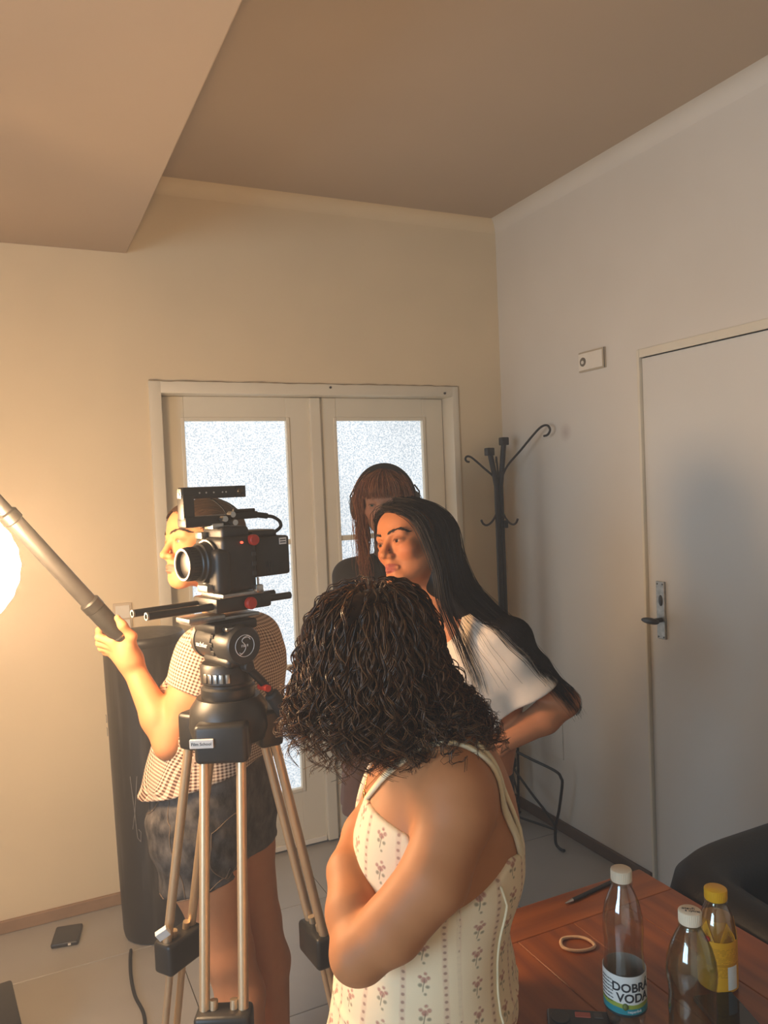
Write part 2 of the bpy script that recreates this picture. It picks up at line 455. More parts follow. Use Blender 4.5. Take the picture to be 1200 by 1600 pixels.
MB().box((.012, -.0635, .005), (.022, -.0605, .012), bev=.001).build('plug', white_plastic, ph)

ec = empty('equipment_case', stage(-1.30, 2.20), -YAW + .55, 'low black equipment case on the floor in the lower left corner', 'case')
MB().box((-.17, -.12, .0), (.17, .12, .085), bev=.008).build('body', black_plastic, ec, smooth=40)
MB().box((-.172, -.122, .087), (.172, .122, .12), bev=.008).build('lid', black_plastic, ec, smooth=40)
for x in (-.09, .09): MB().box((x - .02, .118, .06), (x + .02, .128, .105), bev=.002).build('latch', dark_grey, ec)
MB().tube([(-.05, -.12, .07), (-.05, -.15, .065), (.05, -.15, .065), (.05, -.12, .07)], .007, n=8).build('carry_handle', black_rubber, ec, smooth=60)

# ------------------------------------------------------------------ coat rack in the corner
CR = empty('coat_rack', (2.03, 3.045, 0), 0, 'black metal coat rack standing in the corner', 'coat rack')
b = MB(); b.cyl((-.012, 0, .03), (-.012, 0, 1.62), .0125, n=14); b.cyl((.012, .004, .03), (.012, .004, 1.60), .0125, n=14)
b.cyl((0, 0, .27), (0, 0, .31), .035, n=20, bev=.004)
b.build('pole', black_metal, CR, smooth=50)
b = MB()
for p, q in (((-.012, 0, 1.58), (-.040, .006, 1.742)), ((.012, .004, 1.58), (.030, -.01, 1.788))):
    b.cyl(p, q, .0125, n=14)
    e = Vector(q); b.box(e - Vector((.02, .016, .022)), e + Vector((.018, .016, .014)), bev=.004)
b.build('top_prong', black_metal, CR, smooth=40)
def hook(pts, r=.005): MB().tube(smooth_pts([(x, y, z) for x, y, z in pts], 6), r, n=8).build('hook', black_metal, CR, smooth=60)
def rot(pts, a): c, s = math.cos(a), math.sin(a); return [(x * c - y * s, x * s + y * c, z) for x, y, z in pts]
long_hook = [(.010, 0, 1.575), (.018, 0, 1.62), (.045, 0, 1.665), (.10, 0, 1.72), (.16, 0, 1.782), (.19, 0, 1.806), (.212, 0, 1.808), (.222, 0, 1.79), (.212, 0, 1.772), (.196, 0, 1.768)]
hook(rot([(x * 1.25, y, 1.575 + (z - 1.575) * 1.12) for x, y, z in long_hook], math.radians(-68)))
hook(rot([(x * .72, y, 1.575 + (z - 1.575) * .62) for x, y, z in long_hook], math.radians(170)))
hook(rot([(x * .6, y, 1.575 + (z - 1.575) * .6) for x, y, z in long_hook], math.radians(60)))
low = [(.010, 0, 1.50), (.02, 0, 1.45), (.045, 0, 1.415), (.070, 0, 1.402), (.088, 0, 1.41), (.098, 0, 1.428)]
for a in (-70, 175): hook(rot(low, math.radians(a)))
MB().box((.008, -.022, 1.385), (.03, .0, 1.42), bev=.003).build('bracket', black_metal, CR)
for a in (-86, 187, 35):          # looped feet
    L_ = .36 if a == -86 else (.26 if a == 187 else .12)
    P = [(.02, 0, .36), (L_ * .4, 0, .352), (L_ * .88, 0, .345), (L_ * .985, 0, .325), (L_, 0, .295), (L_ * .93, 0, .18), (L_ * .86, 0, .10), (L_ * .85, 0, .03), (L_ * .9, 0, .012), (L_ * .98, 0, .010), (L_, 0, .014)]
    MB().tube(rot(smooth_pts(P), math.radians(a)), .0062, n=8).build('foot_loop', black_metal, CR, smooth=60)
    P = [(.02, 0, .28), (L_ * .4, 0, .20), (L_ * .75, 0, .13), (L_ * .86, 0, .095)]
    MB().tube(rot(smooth_pts(P), math.radians(a)), .0055, n=8).build('brace', black_metal, CR, smooth=60)
    MB().tube(rot([(.012, 0, .045), (L_ * .86, 0, .085)], math.radians(a)), .0055, n=8).build('lower_brace', black_metal, CR, smooth=60)
MB().box((-.05, -.022, .36), (.04, .03, .52), bev=.006).build('umbrella_tray', black_metal, CR)

# ------------------------------------------------------------------ table, bottles and bits on it
wood = Mat('oiled_wood', hx('#7a3a12'), .34)
_w = wood.node('ShaderNodeTexWave'); _w.wave_type = 'BANDS'; _w.bands_direction = 'X'
_w.inputs['Scale'].default_value = 3.0; _w.inputs['Distortion'].default_value = 5.0; _w.inputs['Detail'].default_value = 4; _w.inputs['Detail Scale'].default_value = 1.6
_mp = wood.node('ShaderNodeMapping'); _mp.inputs['Scale'].default_value = (2.4, .22, 2.4)
_oi = wood.node('ShaderNodeObjectInfo')
_va = wood.node('ShaderNodeVectorMath'); _va.operation = 'ADD'
wood.link(wood.coord(), _mp.inputs[0]); wood.link(_mp.outputs[0], _va.inputs[0]); wood.link(_oi.outputs['Random'], _va.inputs[1]); wood.link(_va.outputs[0], _w.inputs['Vector'])
_n = wood.noise(30, 6, stretch=(3, .25, 3)); _n2 = wood.noise(3.5, 3)
_c = wood.mix(S(wood.nt, _w.outputs['Fac']) * .28 + _n * .62, hx('#66300c'), hx('#b9681f'))
_c = wood.mix(S(wood.nt, _oi.outputs['Random']) * .35, _c, hx('#6a2c0c'))
wood.base(wood.mix(((_n2 - .62) * 6).sat() * .7, _c, hx('#2f1407')))
wood.bump(height=_n, strength=.08, dist=.002)
TX0, TX1, TY0, TY1, TZ = .672, 1.185, -.45, 1.29, .75
tb = empty('wooden_table', ((TX0 + TX1) / 2, (TY0 + TY1) / 2, 0), 0, 'reddish brown plank table in the lower right corner', 'table')
cx, cy_ = (TX0 + TX1) / 2, (TY0 + TY1) / 2
n = 4; w = (TX1 - TX0) / n
for i in range(n):
    MB().box((TX0 - cx + w * i + .0004, TY0 - cy_, TZ - .032), (TX0 - cx + w * (i + 1) - .0004, TY1 - .095 - cy_, TZ), bev=.0012, seg=1).build('plank', wood, tb)
e = MB().box((-.0475, -(TX1 - TX0) / 2, TZ - .032), (.0475, (TX1 - TX0) / 2, TZ), bev=.002).build('end_plank', wood, tb)
e.rotation_euler = (0, 0, math.radians(90)); e.location = (0, TY1 - .0470 - cy_, 0)
for sx in (-1, 1):
    for sy in (-1, 1):
        lx, ly = sx * ((TX1 - TX0) / 2 - .05), sy * ((TY1 - TY0) / 2 - .06)
        MB().box((lx - .035, ly - .035, 0), (lx + .035, ly + .035, TZ - .032), bev=.003).build('leg', wood, tb)
MB().box((-(TX1 - TX0) / 2 + .05, -(TY1 - TY0) / 2 + .06, TZ - .11), ((TX1 - TX0) / 2 - .05, (TY1 - TY0) / 2 - .06, TZ - .033)).build('apron', wood, tb)

def pet(name, color, gloss=.10, edge=.55):
    """thin clear plastic: lets light through with its tint, mirrors a little, more at grazing angles"""
    m = Mat(name, color, .08); nt = m.nt
    tr = m.node('ShaderNodeBsdfTransparent'); gl = m.node('ShaderNodeBsdfGlossy'); gl.inputs['Roughness'].default_value = .06
    n = m.noise(25, 2); m.link(m.mix(n, tuple(x * .97 for x in color), color), tr.inputs[0])
    lw_ = m.node('ShaderNodeLayerWeight'); lw_.inputs[0].default_value = .35
    mx = m.node('ShaderNodeMixShader'); m.link(S(nt, lw_.outputs['Facing'])._m('POWER', 2.5) * edge + gloss, mx.inputs[0])
    m.link(tr.outputs[0], mx.inputs[1]); m.link(gl.outputs[0], mx.inputs[2]); m.link(mx.outputs[0], nt.nodes['Material Output'].inputs[0])
    return m
clear = pet('clear_plastic', (.95, .95, .94)); green_pet = pet('tinted_green_plastic', (.86, .885, .81)); teap = pet('tea_bottle_plastic', (.95, .95, .90))
water_m = pet('still_water', (.975, .975, .97), .03, .25)
cap_w = Mat('cap_offwhite', hx('#e2cdb0'), .45).vary(20, .06); cap_y = Mat('cap_yellow', hx('#e8ab12'), .4).vary(20, .06)
cola = Mat('dark_cola', (.012, .006, .004), .1).vary(10, .1)
def bottle(name, loc, label, prof, mat, capmat, ztop, rz=0, level=None, liquid=None, capr=.0155):
    o = empty(name, loc, rz, label, 'bottle')
    inner = [(max(r - .0012, 0), z + (.001 if i == 0 else 0)) for i, (r, z) in enumerate(prof)]
    prof2 = [(0, prof[0][1])] + prof + list(reversed(inner)) + [(0, inner[0][1])]
    MB().lathe(prof2, 36, cap=False).build('shell', mat, o, smooth=60)
    cp = MB().lathe([(0, ztop - .018), (capr, ztop - .018), (capr + .0005, ztop - .016), (capr, ztop - .001), (capr - .0015, ztop), (0, ztop)], 36).build('cap', capmat, o, smooth=40)
    rb = MB()
    for i in range(36):
        a = 2 * math.pi * i / 36
        rb.cyl((math.cos(a) * capr, math.sin(a) * capr, ztop - .0165), (math.cos(a) * capr, math.sin(a) * capr, ztop - .002), .0007, n=5)
    rb.build('cap_ridges', capmat, cp)
    MB().lathe([(capr - .003, ztop - .0235), (capr + .001, ztop - .0235), (capr + .001, ztop - .0195), (capr - .003, ztop - .0195)], 30).build('neck_ring', mat, o, smooth=40)
    if level:
        ip = [(r - .0016, z) for r, z in prof if z < level]; ip[0] = (ip[0][0], ip[0][1] + .0015)
        a, c = [q for q in prof if q[1] < level][-1], [q for q in prof if q[1] >= level][0]
        t = (level - a[1]) / (c[1] - a[1]); ip.append((a[0] + t * (c[0] - a[0]) - .0016, level))
        MB().lathe([(0, ip[0][1])] + ip + [(0, level)], 36, cap=False).build('drink', liquid, o, smooth=50)
    return o
def label_band(o, name, mat, R, z0, z1, a0=0, a1=2 * math.pi, n=40):
    b = MB(); pr = []
    for i in range(n + 1):
        a = a0 + (a1 - a0) * i / n
        pr.append([b.bm.verts.new((r * math.cos(a), r * math.sin(a), z)) for r, z in ((R, z0), (R + .0006, z0), (R + .0006, z1), (R, z1))])
    for A, B in zip(pr[:-1], pr[1:]):
        for k in range(4): b.bm.faces.new((A[k], B[k], B[(k + 1) % 4], A[(k + 1) % 4]))
    return b.build(name, mat, o, smooth=40)
def curved_text(o, name, body, size, mat, R, ang, z, bold=0.0):
    t = text_mesh(name, body, size, mat, o, Matrix.Identity(4), extrude=.0002, bold=bold)
    for v in t.data.vertices:
        a = ang + v.co.x / R; r = R + .0008 + v.co.z
        v.co = (r * math.cos(a), r * math.sin(a), z + v.co.y)
    return t
toc = lambda x, y: math.atan2(-y, -x)       # direction from a spot to the camera
prof1 = [(.020, 0), (.0265, .004), (.030, .014), (.0305, .022), (.0300, .026), (.0318, .030), (.0318, .090), (.0310, .098), (.0295, .118), (.0300, .135), (.0312, .150), (.0300, .172), (.0262, .190), (.0200, .207), (.0150, .218), (.0132, .226), (.0128, .236)]
xb, yb = .822, .935
b1 = bottle('water_bottle', (xb, yb, TZ), 'clear water bottle with cream cap and white and teal paper label', prof1, clear, cap_w, .244, 0, .105, water_m)
lm = Mat('water_label', (.8, .8, .78), .5)
_x, _y, _z = lm.xyz(lm.coord()); _wn = lm.noise(40, 2)
_zz = _z + (_wn - .5) * .006
_c = lm.mix(_zz.lt(.050), hx('#d9d4cb'), hx('#8f9a3a')); _c = lm.mix(_zz.lt(.043), _c, hx('#1f7f86')); _c = lm.mix(_z.lt(.0335), _c, hx('#222a2a'))
lm.base(_c)
label_band(b1, 'paper_label', lm, .0322, .030, .092)
tx = Mat('label_ink', (.02, .02, .022), .6).vary(20, .1)
A0 = toc(xb, yb) + .36
curved_text(b1, 'label_text', 'DOBRÁ', .0185, tx, .0324, A0, .0745, .0004); curved_text(b1, 'label_text', 'VODA', .0185, tx, .0324, A0 + .06, .0585, .0004)
curved_text(b1, 'label_text', 'neperlivá', .006, white_print, .0324, A0 + .08, .0385)
for i in range(7): curved_text(b1, 'fine_print', 'složení minerální vody' if i % 2 else 'pramenitá voda 0,5 l', .0027, tx, .0324, A0 - 1.28, .083 - .0055 * i)
MB().ball((.0322 * math.cos(A0 - .36), .0322 * math.sin(A0 - .36), .046), (.0045, .0045, .0055)).build('label_emblem', Mat('emblem_olive', hx('#5d6a2a'), .6).vary(60, .2), b1, smooth=60)
prof2 = [(.022, 0), (.029, .004), (.0335, .016), (.0335, .06), (.0325, .075), (.0335, .088), (.0320, .105), (.0325, .118), (.0345, .132), (.0352, .145), (.0335, .160), (.0285, .178), (.0215, .194), (.0160, .204), (.0135, .209), (.0130, .222)]
xb2, yb2 = .840, .816
b2 = bottle('soda_bottle', (xb2, yb2, TZ), 'empty tinted green grey bottle with white printed cap, nearest of the three bottles', prof2, green_pet, cap_w, .231)
text_mesh('cap_text', 'otevři', .0075, tx, b2, Matrix.Translation((0, .003, .2312)) @ Matrix.Rotation(-YAW - .3, 4, 'Z'), .0002)
text_mesh('cap_text', 'a vyhraj', .0065, tx, b2, Matrix.Translation((0, -.005, .2312)) @ Matrix.Rotation(-YAW - .3, 4, 'Z'), .0002)
prof3 = [(.022, 0), (.028, .004), (.0305, .012), (.0305, .05), (.0298, .06), (.0305, .07), (.0305, .092), (.0280, .110), (.0220, .128), (.0165, .138), (.0145, .142), (.014, .152)]
xb3, yb3 = 1.018, .932
tea = Mat('iced_tea', hx('#c9820f'), .25).vary(8, .05)
b3 = bottle('tea_bottle', (xb3, yb3, TZ), 'yellow labelled iced tea bottle with bright yellow cap behind the green bottle', prof3, teap, cap_y, .164, 0, .118, tea, capr=.0175)
tl = Mat('tea_label', hx('#e09a14'), .45)
_x, _y, _z = tl.xyz(tl.coord())
_l = ((_z * 420).fract().lt(.35)) * _z.lt(.078) * _z.gt(.030) * tl.noise(220, 1).gt(.45)
_cc = tl.mix(_l * .55, hx('#e2a01a'), hx('#8a5208')); tl.base(tl.mix(((_z - .050).abs().lt(.002)), _cc, hx('#c98812')))
label_band(b3, 'sleeve_label', tl, .0309, .006, .088)
A3 = toc(xb3, yb3)
for da in (-.62, .62, 1.8, 3.1, -1.8):           # leaf-shaped tips of the sleeve
    b = MB(); q = []
    for a, z in ((-.5, .087), (-.36, .098), (0, .118), (.36, .098), (.5, .087)):
        R = float(np.interp(z, [p[1] for p in prof3], [p[0] for p in prof3])) + .0006
        q.append((b.bm.verts.new((R * math.cos(A3 + da + a), R * math.sin(A3 + da + a), z)), b.bm.verts.new(((R + .0006) * math.cos(A3 + da + a), (R + .0006) * math.sin(A3 + da + a), z))))
    b.bm.faces.new([x[1] for x in q]); b.bm.faces.new([x[0] for x in reversed(q)])
    for i in range(5): b.bm.faces.new((q[i][0], q[(i + 1) % 5][0], q[(i + 1) % 5][1], q[i][1]))
    b.build('label_tip', tl, b3)
MB().ball((.0309 * math.cos(A3 - .5), .0309 * math.sin(A3 - .5), .090), (.0035, .0055, .0042)).build('label_emblem', red_plastic, b3, smooth=60)
bc = MB()
rr = random.Random(8)
for i in range(12):
    z = .014 + i * .0026; h = rr.choice((.0006, .0011, .0016))
    a0 = A3 + .55; R = .0316
    vs = [bc.bm.verts.new((R * math.cos(a0 + t), R * math.sin(a0 + t), zz)) for t, zz in ((0, z), (.5, z), (.5, z + h), (0, z + h))]
    bc.bm.faces.new(vs)
bcp = label_band(b3, 'barcode_panel', white_print, .0312, .010, .048, A3 + .5, A3 + 1.1, 10)
bc.build('barcode', tx, bcp)
# hair tie, lipstick-sized phone corner, pencil behind the water bottle
ht = MB(); rr = random.Random(5)
pts = [Vector((.030 * math.cos(a) * (1 + .06 * math.cos(3 * a)), .022 * math.sin(a) * (1 + .09 * math.sin(2 * a)), .0032)) for a in np.linspace(0, 2 * math.pi, 40, endpoint=False)]
o = ht.tube(pts, .0029, n=8, closed=True).build('hair_tie', Mat('cream_elastic', hx('#d9b79a'), .8).vary(90, .15).bump(400, .3, .001), smooth=60)
o.location = (.887, 1.133, TZ); o.rotation_euler = (0, 0, -.7)
props(o, 'cream elastic hair tie lying on the wooden table', 'hair tie')
pp = empty('makeup_palette', (.745, .965, TZ), -.60, 'small dark makeup palette at the bottom edge of the table', 'palette')
MB().box((-.04, -.03, 0), (.055, .03, .009), bev=.004, seg=3).build('case', black_plastic, pp, smooth=40)
MB().cyl((-.020, .008, .0085), (-.020, .008, .0105), .015, n=24, bev=.0006).build('mirror_well', dark_grey, pp, smooth=40)
MB().box((.003, .010, .0085), (.027, .022, .0102), bev=.001).build('powder_pan', Mat('pink_powder', hx('#b5604e'), .8).vary(60, .1), pp)
MB().box((.032, .010, .0085), (.046, .022, .0102), bev=.001).build('powder_pan', Mat('grey_powder', hx('#5a5048'), .8).vary(60, .1), pp)
sp_ = empty('smartphone', (.955, .865, TZ), -YAW + .12, 'black smartphone lying flat in front of the iced tea bottle', 'phone')
MB().box((-.022, -.06, 0), (.045, .055, .008), bev=.003, seg=3).build('case', black_plastic, sp_, smooth=40)
MB().box((-.0195, -.057, .0076), (.0425, .052, .0084), bev=.0004).build('screen', Mat('dark_screen', (.004, .004, .005), .06).vary(3, .1), sp_)
pe = empty('pen', (1.03, 1.262, TZ + .004), math.radians(188), 'slim dark pen with silver tip behind the water bottle', 'pen')
MB().cyl((-.06, 0, 0), (.055, 0, 0), .004, n=12).build('barrel', black_plastic, pe, smooth=50)
MB().cyl((.055, 0, 0), (.075, 0, 0), .0038, .0015, n=12).build('tip', steel, pe, smooth=50)

# ------------------------------------------------------------------ dark leather tub chair behind the table
leather = Mat('dark_leather', (.0065, .0045, .0035), .55).vary(6, .3).bump(160, .25, .002)
ac = empty('leather_armchair', (1.672, .755, 0), 0, 'dark brown leather tub armchair at the right edge behind the table', 'armchair')
def ring_pt(t, a, b_, e=8):
    c, s = math.cos(t), math.sin(t)
    return (math.copysign(abs(c) ** (2 / e), c) * a, math.copysign(abs(s) ** (2 / e), s) * b_)
b = MB(); N = 56; rows = []
for i in range(N + 1):
    t = math.radians(-62) + math.radians(304) * i / N      # open towards the lower side of the circle
    t = t - math.radians(0)
    ang = t
    h = .735 + .035 * math.cos((i / N - .5) * math.pi)
    ring = []
    for k in range(12):
        ph_ = 2 * math.pi * k / 12
        rad = .075
        off, zz = rad * math.cos(ph_), None
        base = ring_pt(ang, .405, .50)
        n2 = Vector((base[0], base[1])).normalized()
        if math.sin(ph_) >= 0: zz = h - .075 + .075 * math.sin(ph_)
        else: zz = .10 if math.sin(ph_) < -.3 else .40
        ring.append(b.bm.verts.new((base[0] + n2.x * off, base[1] + n2.y * off, zz)))
    rows.append(ring)
for A, B in zip(rows[:-1], rows[1:]):
    for k in range(12): b.bm.faces.new((A[k], A[(k + 1) % 12], B[(k + 1) % 12], B[k]))
b.bm.faces.new(rows[0]); b.bm.faces.new(list(reversed(rows[-1])))
bk = b.build('backrest', leather, ac, smooth=60)
bk.rotation_euler = (0, 0, math.radians(0))
b = MB(); pts = [ring_pt(t, .325, .415) for t in np.linspace(0, 2 * math.pi, 48, endpoint=False)]
b.prism(pts, .12, .40); b.build('seat_base', leather, ac)
b = MB(); b.box((-.30, -.42, .40), (.30, .38, .50), bev=.045, seg=4); b.build('seat_cushion', leather, ac, smooth=60)
for sx in (-1, 1):
    for sy in (-1, 1): MB().cyl((sx * .27, sy * .33, 0), (sx * .27, sy * .33, .125), .018, .026, n=14).build('foot', wood, ac, smooth=40)

# ------------------------------------------------------------------ tripod with fluid head
HU, HV = -.335, 1.6
RIG = math.atan2(-.67, -.74)              # where the lens points, in the stage frame
tp = empty('tripod', stage(HU, HV), -YAW, 'bronze tube video tripod with black fluid head under the camera', 'tripod')
def bolt(b, p, q, r): b.cyl(p, q, r, n=12)
b = MB(); b.lathe([(.0, 1.085), (.045, 1.085), (.075, 1.10), (.082, 1.125), (.078, 1.165), (.064, 1.185), (.0, 1.185)], 32)
b.build('spider', black_plastic, tp, smooth=35)
for az in (-90, 30, 150):
    a = math.radians(az); dx, dy = math.cos(a), math.sin(a); tx_, ty_ = -dy, dx
    lg = empty('leg', (0, 0, 0)); lg.parent = tp
    def at(r, s, z): return (dx * r + tx_ * s, dy * r + ty_ * s, z)
    top_r, mid_r, bot_r = .078, .176, .292
    M = Matrix(((dx, tx_, 0, 0), (dy, ty_, 0, 0), (0, 0, 1, 0), (0, 0, 0, 1)))
    MB().box((.045, -.052, 1.075), (.098, .052, 1.152), bev=.010, M=M, seg=3).build('shoulder', black_plastic, lg, smooth=40)
    for s in (-1, 1):
        MB().cyl(at(top_r, s * .036, 1.10), at(mid_r, s * .036, .63), .0098, n=18).build('tube', alu, lg, smooth=40)
        MB().cyl(at(mid_r - .006, s * .019, .66), at(bot_r - .01, s * .019, .06), .0078, n=16).build('lower_tube', alu, lg, smooth=40)
    bb = MB(); bb.box((mid_r - .026, -.052, .575), (mid_r + .026, .052, .645), bev=.009, M=M, seg=3)
    bb.build('clamp', black_plastic, lg, smooth=40)
    MB().box((mid_r + .022, -.012, .585), (mid_r + .040, .030, .612), bev=.005, M=M).build('clamp_lever', black_rubber, lg, smooth=40)
    MB().cyl(at(mid_r + .024, -.035, .600), at(mid_r + .034, -.035, .600), .010, n=16).build('lock_button', red_plastic, lg, smooth=40)
    MB().box((bot_r - .04, -.035, .0), (bot_r + .035, .035, .075), bev=.014, M=M, seg=3).build('rubber_foot', black_rubber, lg, smooth=40)
    MB().cyl(at(.24, 0, .30), at(.02, 0, .26), .007, n=12).build('spreader_arm', black_metal, lg, smooth=40)
MB().cyl((0, 0, .245), (0, 0, .275), .028, n=20, bev=.004).build('spreader_hub', black_plastic, tp, smooth=40)
sm = MB().box((-.098, -.1035, 1.098), (-.052, -.0975, 1.115), bev=.0008).build('name_tag', white_print, tp)
sm.location = (.04, 0, .012)
text_mesh('tag_text', 'Film School', .0085, tx, sm, Matrix.Translation((-.075, -.1038, 1.1065)) @ Matrix.Rotation(math.pi / 2, 4, 'X'), .0002)
wt = MB().box((-.012, -.006, -.010), (.014, .006, .010), bev=.001).build('white_tag', white_print, tp)
wt.location = (-.17, .03, .675); wt.rotation_euler = (.3, -.5, .2)
# the head: parts turned to where the lens points
def head_part(bld, name, mat, parent=tp, smooth=40):
    o = bld.build(name, mat, parent, smooth=smooth)
    if parent is tp: o.rotation_euler = (0, 0, RIG)
    return o
head_part(MB().lathe([(0, 1.18), (.052, 1.18), (.055, 1.188), (.055, 1.205), (.050, 1.209), (.050, 1.214), (.0545, 1.218), (.0545, 1.250), (.050, 1.256), (0, 1.256)], 40), 'levelling_bowl', black_plastic)
for i in range(5):
    a = math.radians(8 + i * 13)
    head_part(MB().box((.053, -.004, 1.222), (.0575, .004, 1.240), bev=.001, M=Matrix.Rotation(a, 4, 'Z')), 'pan_brake_mark', steel)
head_part(MB().box((-.032, -.045, 1.25), (.032, .060, 1.275), bev=.012, seg=3), 'head_base', black_plastic)
YAX = Matrix.Rotation(-math.pi / 2, 4, 'X')       # local z -> +y
def ydrum(prof, zc, n=40): return MB().lathe(prof, n, Matrix.Translation((0, 0, zc)) @ YAX)
dz = 1.296
dr_ = head_part(ydrum([(0, -.07), (.034, -.07), (.038, -.066), (.039, -.060), (.039, .002), (.036, .004), (.036, .016), (.040, .018), (.040, .066), (.036, .072), (0, .072)], dz), 'tilt_drum', dark_grey)
head_part(ydrum([(.0392, -.071), (.0415, -.071), (.0415, -.060), (.0392, -.060)], dz), 'drum_rim', steel)
for i in range(14):
    a = 2 * math.pi * i / 14
    c, s = math.cos(a) * .0378, math.sin(a) * .0378
    MB().box((c - .004, .004, dz + s - .004), (c + .004, .016, dz + s + .004), bev=.001).build('gear_tooth', black_plastic, dr_)
text_mesh('maker_lettering', 'sachtler', .0145, white_print, dr_, Matrix.Translation((.0392, -.030, dz - .004)) @ Matrix(((0, 0, 1, 0), (1, 0, 0, 0), (0, 1, 0, 0), (0, 0, 0, 1))), .0006)
lg_ = MB(); ring = [(.0215 * math.cos(a), .0725, dz + .0215 * math.sin(a)) for a in np.linspace(0, 2 * math.pi, 40, endpoint=False)]
lg_.tube(ring, .0007, n=6, closed=True)
for off in (0, .0042):
    Sx = [(.013, .011 + off), (.008, .016 + off * .7), (-.002, .015 + off * .3), (-.006, .010), (0, .003), (.002, -.003), (-.001, -.010), (-.008, -.0145 - off * .3), (-.013, -.012 - off)]
    lg_.tube(smooth_pts([(-x, .0725, dz + z) for x, z in Sx], 4), .0007, n=6)
lg_.build('disc_emblem', white_print, dr_)
text_mesh('disc_lettering', 'FSB 8', .007, white_print, dr_, Matrix.Translation((0, .0724, dz)) @ Matrix(((-1, 0, 0, 0), (0, 0, 1, 0), (0, 1, 0, 0), (0, 0, 0, 1))), .0004)
head_part(MB().box((-.012, .03, 1.322), (.012, .05, 1.330), bev=.002, M=Matrix.Translation((.02, .01, .004))), 'bubble_level', steel)
head_part(MB().box((-.05, -.04, 1.322), (.05, .045, 1.342), bev=.005), 'plate_clamp', black_plastic)
ph_ = empty('pan_handle'); ph_.parent = tp; ph_.rotation_euler = (0, 0, RIG)
MB().tube([(-.01, .060, 1.250), (-.035, .070, 1.22), (-.060, .072, 1.185)], .0085, n=12).build('arm', black_metal, ph_, smooth=50)
MB().cyl((-.055, .072, 1.19), (-.090, .073, 1.140), .015, .017, n=18, bev=.004).build('grip', black_rubber, ph_, smooth=40)
MB().cyl((-.040, .058, 1.205), (-.040, .088, 1.205), .007, n=14).build('lock_knob', red_plastic, ph_, smooth=40)
MB().cyl((-.010, .050, 1.252), (-.010, .072, 1.252), .012, n=18, bev=.003).build('rosette', black_plastic, ph_, smooth=40)

# ------------------------------------------------------------------ cinema camera on rods
cc = empty('cinema_camera', stage(HU, HV), -YAW + RIG, 'black cinema camera with lens, top handle and rods on the tripod', 'camera')
rubber_grip = Mat('body_black', (.020, .018, .017), .5).vary(60, .3).bump(500, .15, .0005)
for y in (-.03, .03):
    rd = MB().lathe([(.0050, 0), (.0075, 0), (.0075, .325), (.0050, .325)], 20, Matrix.Translation((-.143, y, 1.376)) @ Matrix.Rotation(math.pi / 2, 4, 'Y'), cap=False).build('rod', dark_grey, cc, smooth=40)
    MB().lathe([(.0048, .323), (.0078, .323), (.0078, .3265), (.0048, .3265), (.0048, .323)], 20, Matrix.Translation((-.143, y, 1.376)) @ Matrix.Rotation(math.pi / 2, 4, 'Y'), cap=False).build('rod_end_ring', steel, rd, smooth=40)
MB().box((-.085, -.048, 1.362), (.045, .048, 1.392), bev=.005).build('baseplate', black_plastic, cc, smooth=40)
MB().box((.012, -.030, 1.346), (.094, .026, 1.357), bev=.003).box((-.07, -.026, 1.343), (.09, .024, 1.3505), bev=.002).build('dovetail_plate', worn, cc, smooth=40)
MB().box((-.062, -.03, 1.392), (.034, .056, 1.400), bev=.002).build('sliding_plate', worn, cc, smooth=40)
MB().cyl((-.028, .05, 1.376), (-.028, .064, 1.376), .0125, n=20, bev=.003).build('clamp_knob', red_plastic, cc, smooth=40)
MB().box((-.055, .05, 1.396), (-.038, .066, 1.412), bev=.003).cyl((-.046, .056, 1.41), (-.046, .056, 1.426), .004, n=10).build('plate_lever', steel, cc, smooth=40)
bd = MB(); bd.box((-.05, -.056, 1.402), (.030, .056, 1.512), bev=.010, seg=3)
bd.box((-.045, -.040, 1.505), (.020, .040, 1.532), bev=.009, seg=3)
body_o = bd.build('body', rubber_grip, cc, smooth=40)
MB().box((.012, .018, 1.40), (.046, .060, 1.490), bev=.012, seg=3).build('hand_grip', rubber_grip, body_o, smooth=50)
MB().cyl((-.012, .057, 1.500), (-.012, .062, 1.500), .0022, n=10).build('record_light', Mat('red_led', (1, .05, .03), .4, Emission_Color=(1, .08, .04, 1), Emission_Strength=3.0).vary(20, .05), body_o)
MB().cyl((-.040, .050, 1.503), (-.040, .066, 1.503), .011, n=18, bev=.002).build('side_knob', red_plastic, body_o, smooth=40)
for z in (1.43, 1.45, 1.47): MB().box((-.046, .0555, z), (-.036, .0575, z + .010), bev=.001).build('button', dark_grey, body_o)
MB().box((.004, -.012, 1.528), (.030, .022, 1.540), bev=.002).box((.02, -.045, 1.508), (.034, -.018, 1.522), bev=.002).build('hot_shoe', steel, body_o, smooth=40)
XAX = Matrix.Rotation(math.pi / 2, 4, 'Y')
lens = MB().lathe([(0, .026), (.044, .026), (.044, .036), (.041, .040), (.040, .052), (.0365, .054), (.0355, .060), (.033, .062), (.033, .084), (.0315, .088), (.027, .088), (.026, .080), (0, .078)], 44, Matrix.Translation((0, 0, 1.462)) @ XAX)
ln = lens.build('lens', black_plastic, cc, smooth=35)
MB().lathe([(.0442, .0345), (.0455, .0345), (.0455, .0375), (.0442, .0375)], 44, Matrix.Translation((0, 0, 1.462)) @ XAX).build('mount_ring', steel, ln, smooth=40)
MB().lathe([(.0285, .0875), (.0318, .0875), (.0318, .0892), (.0285, .0892), (.0285, .0875)], 44, Matrix.Translation((0, 0, 1.462)) @ XAX, cap=False).build('front_ring', worn, ln, smooth=40)
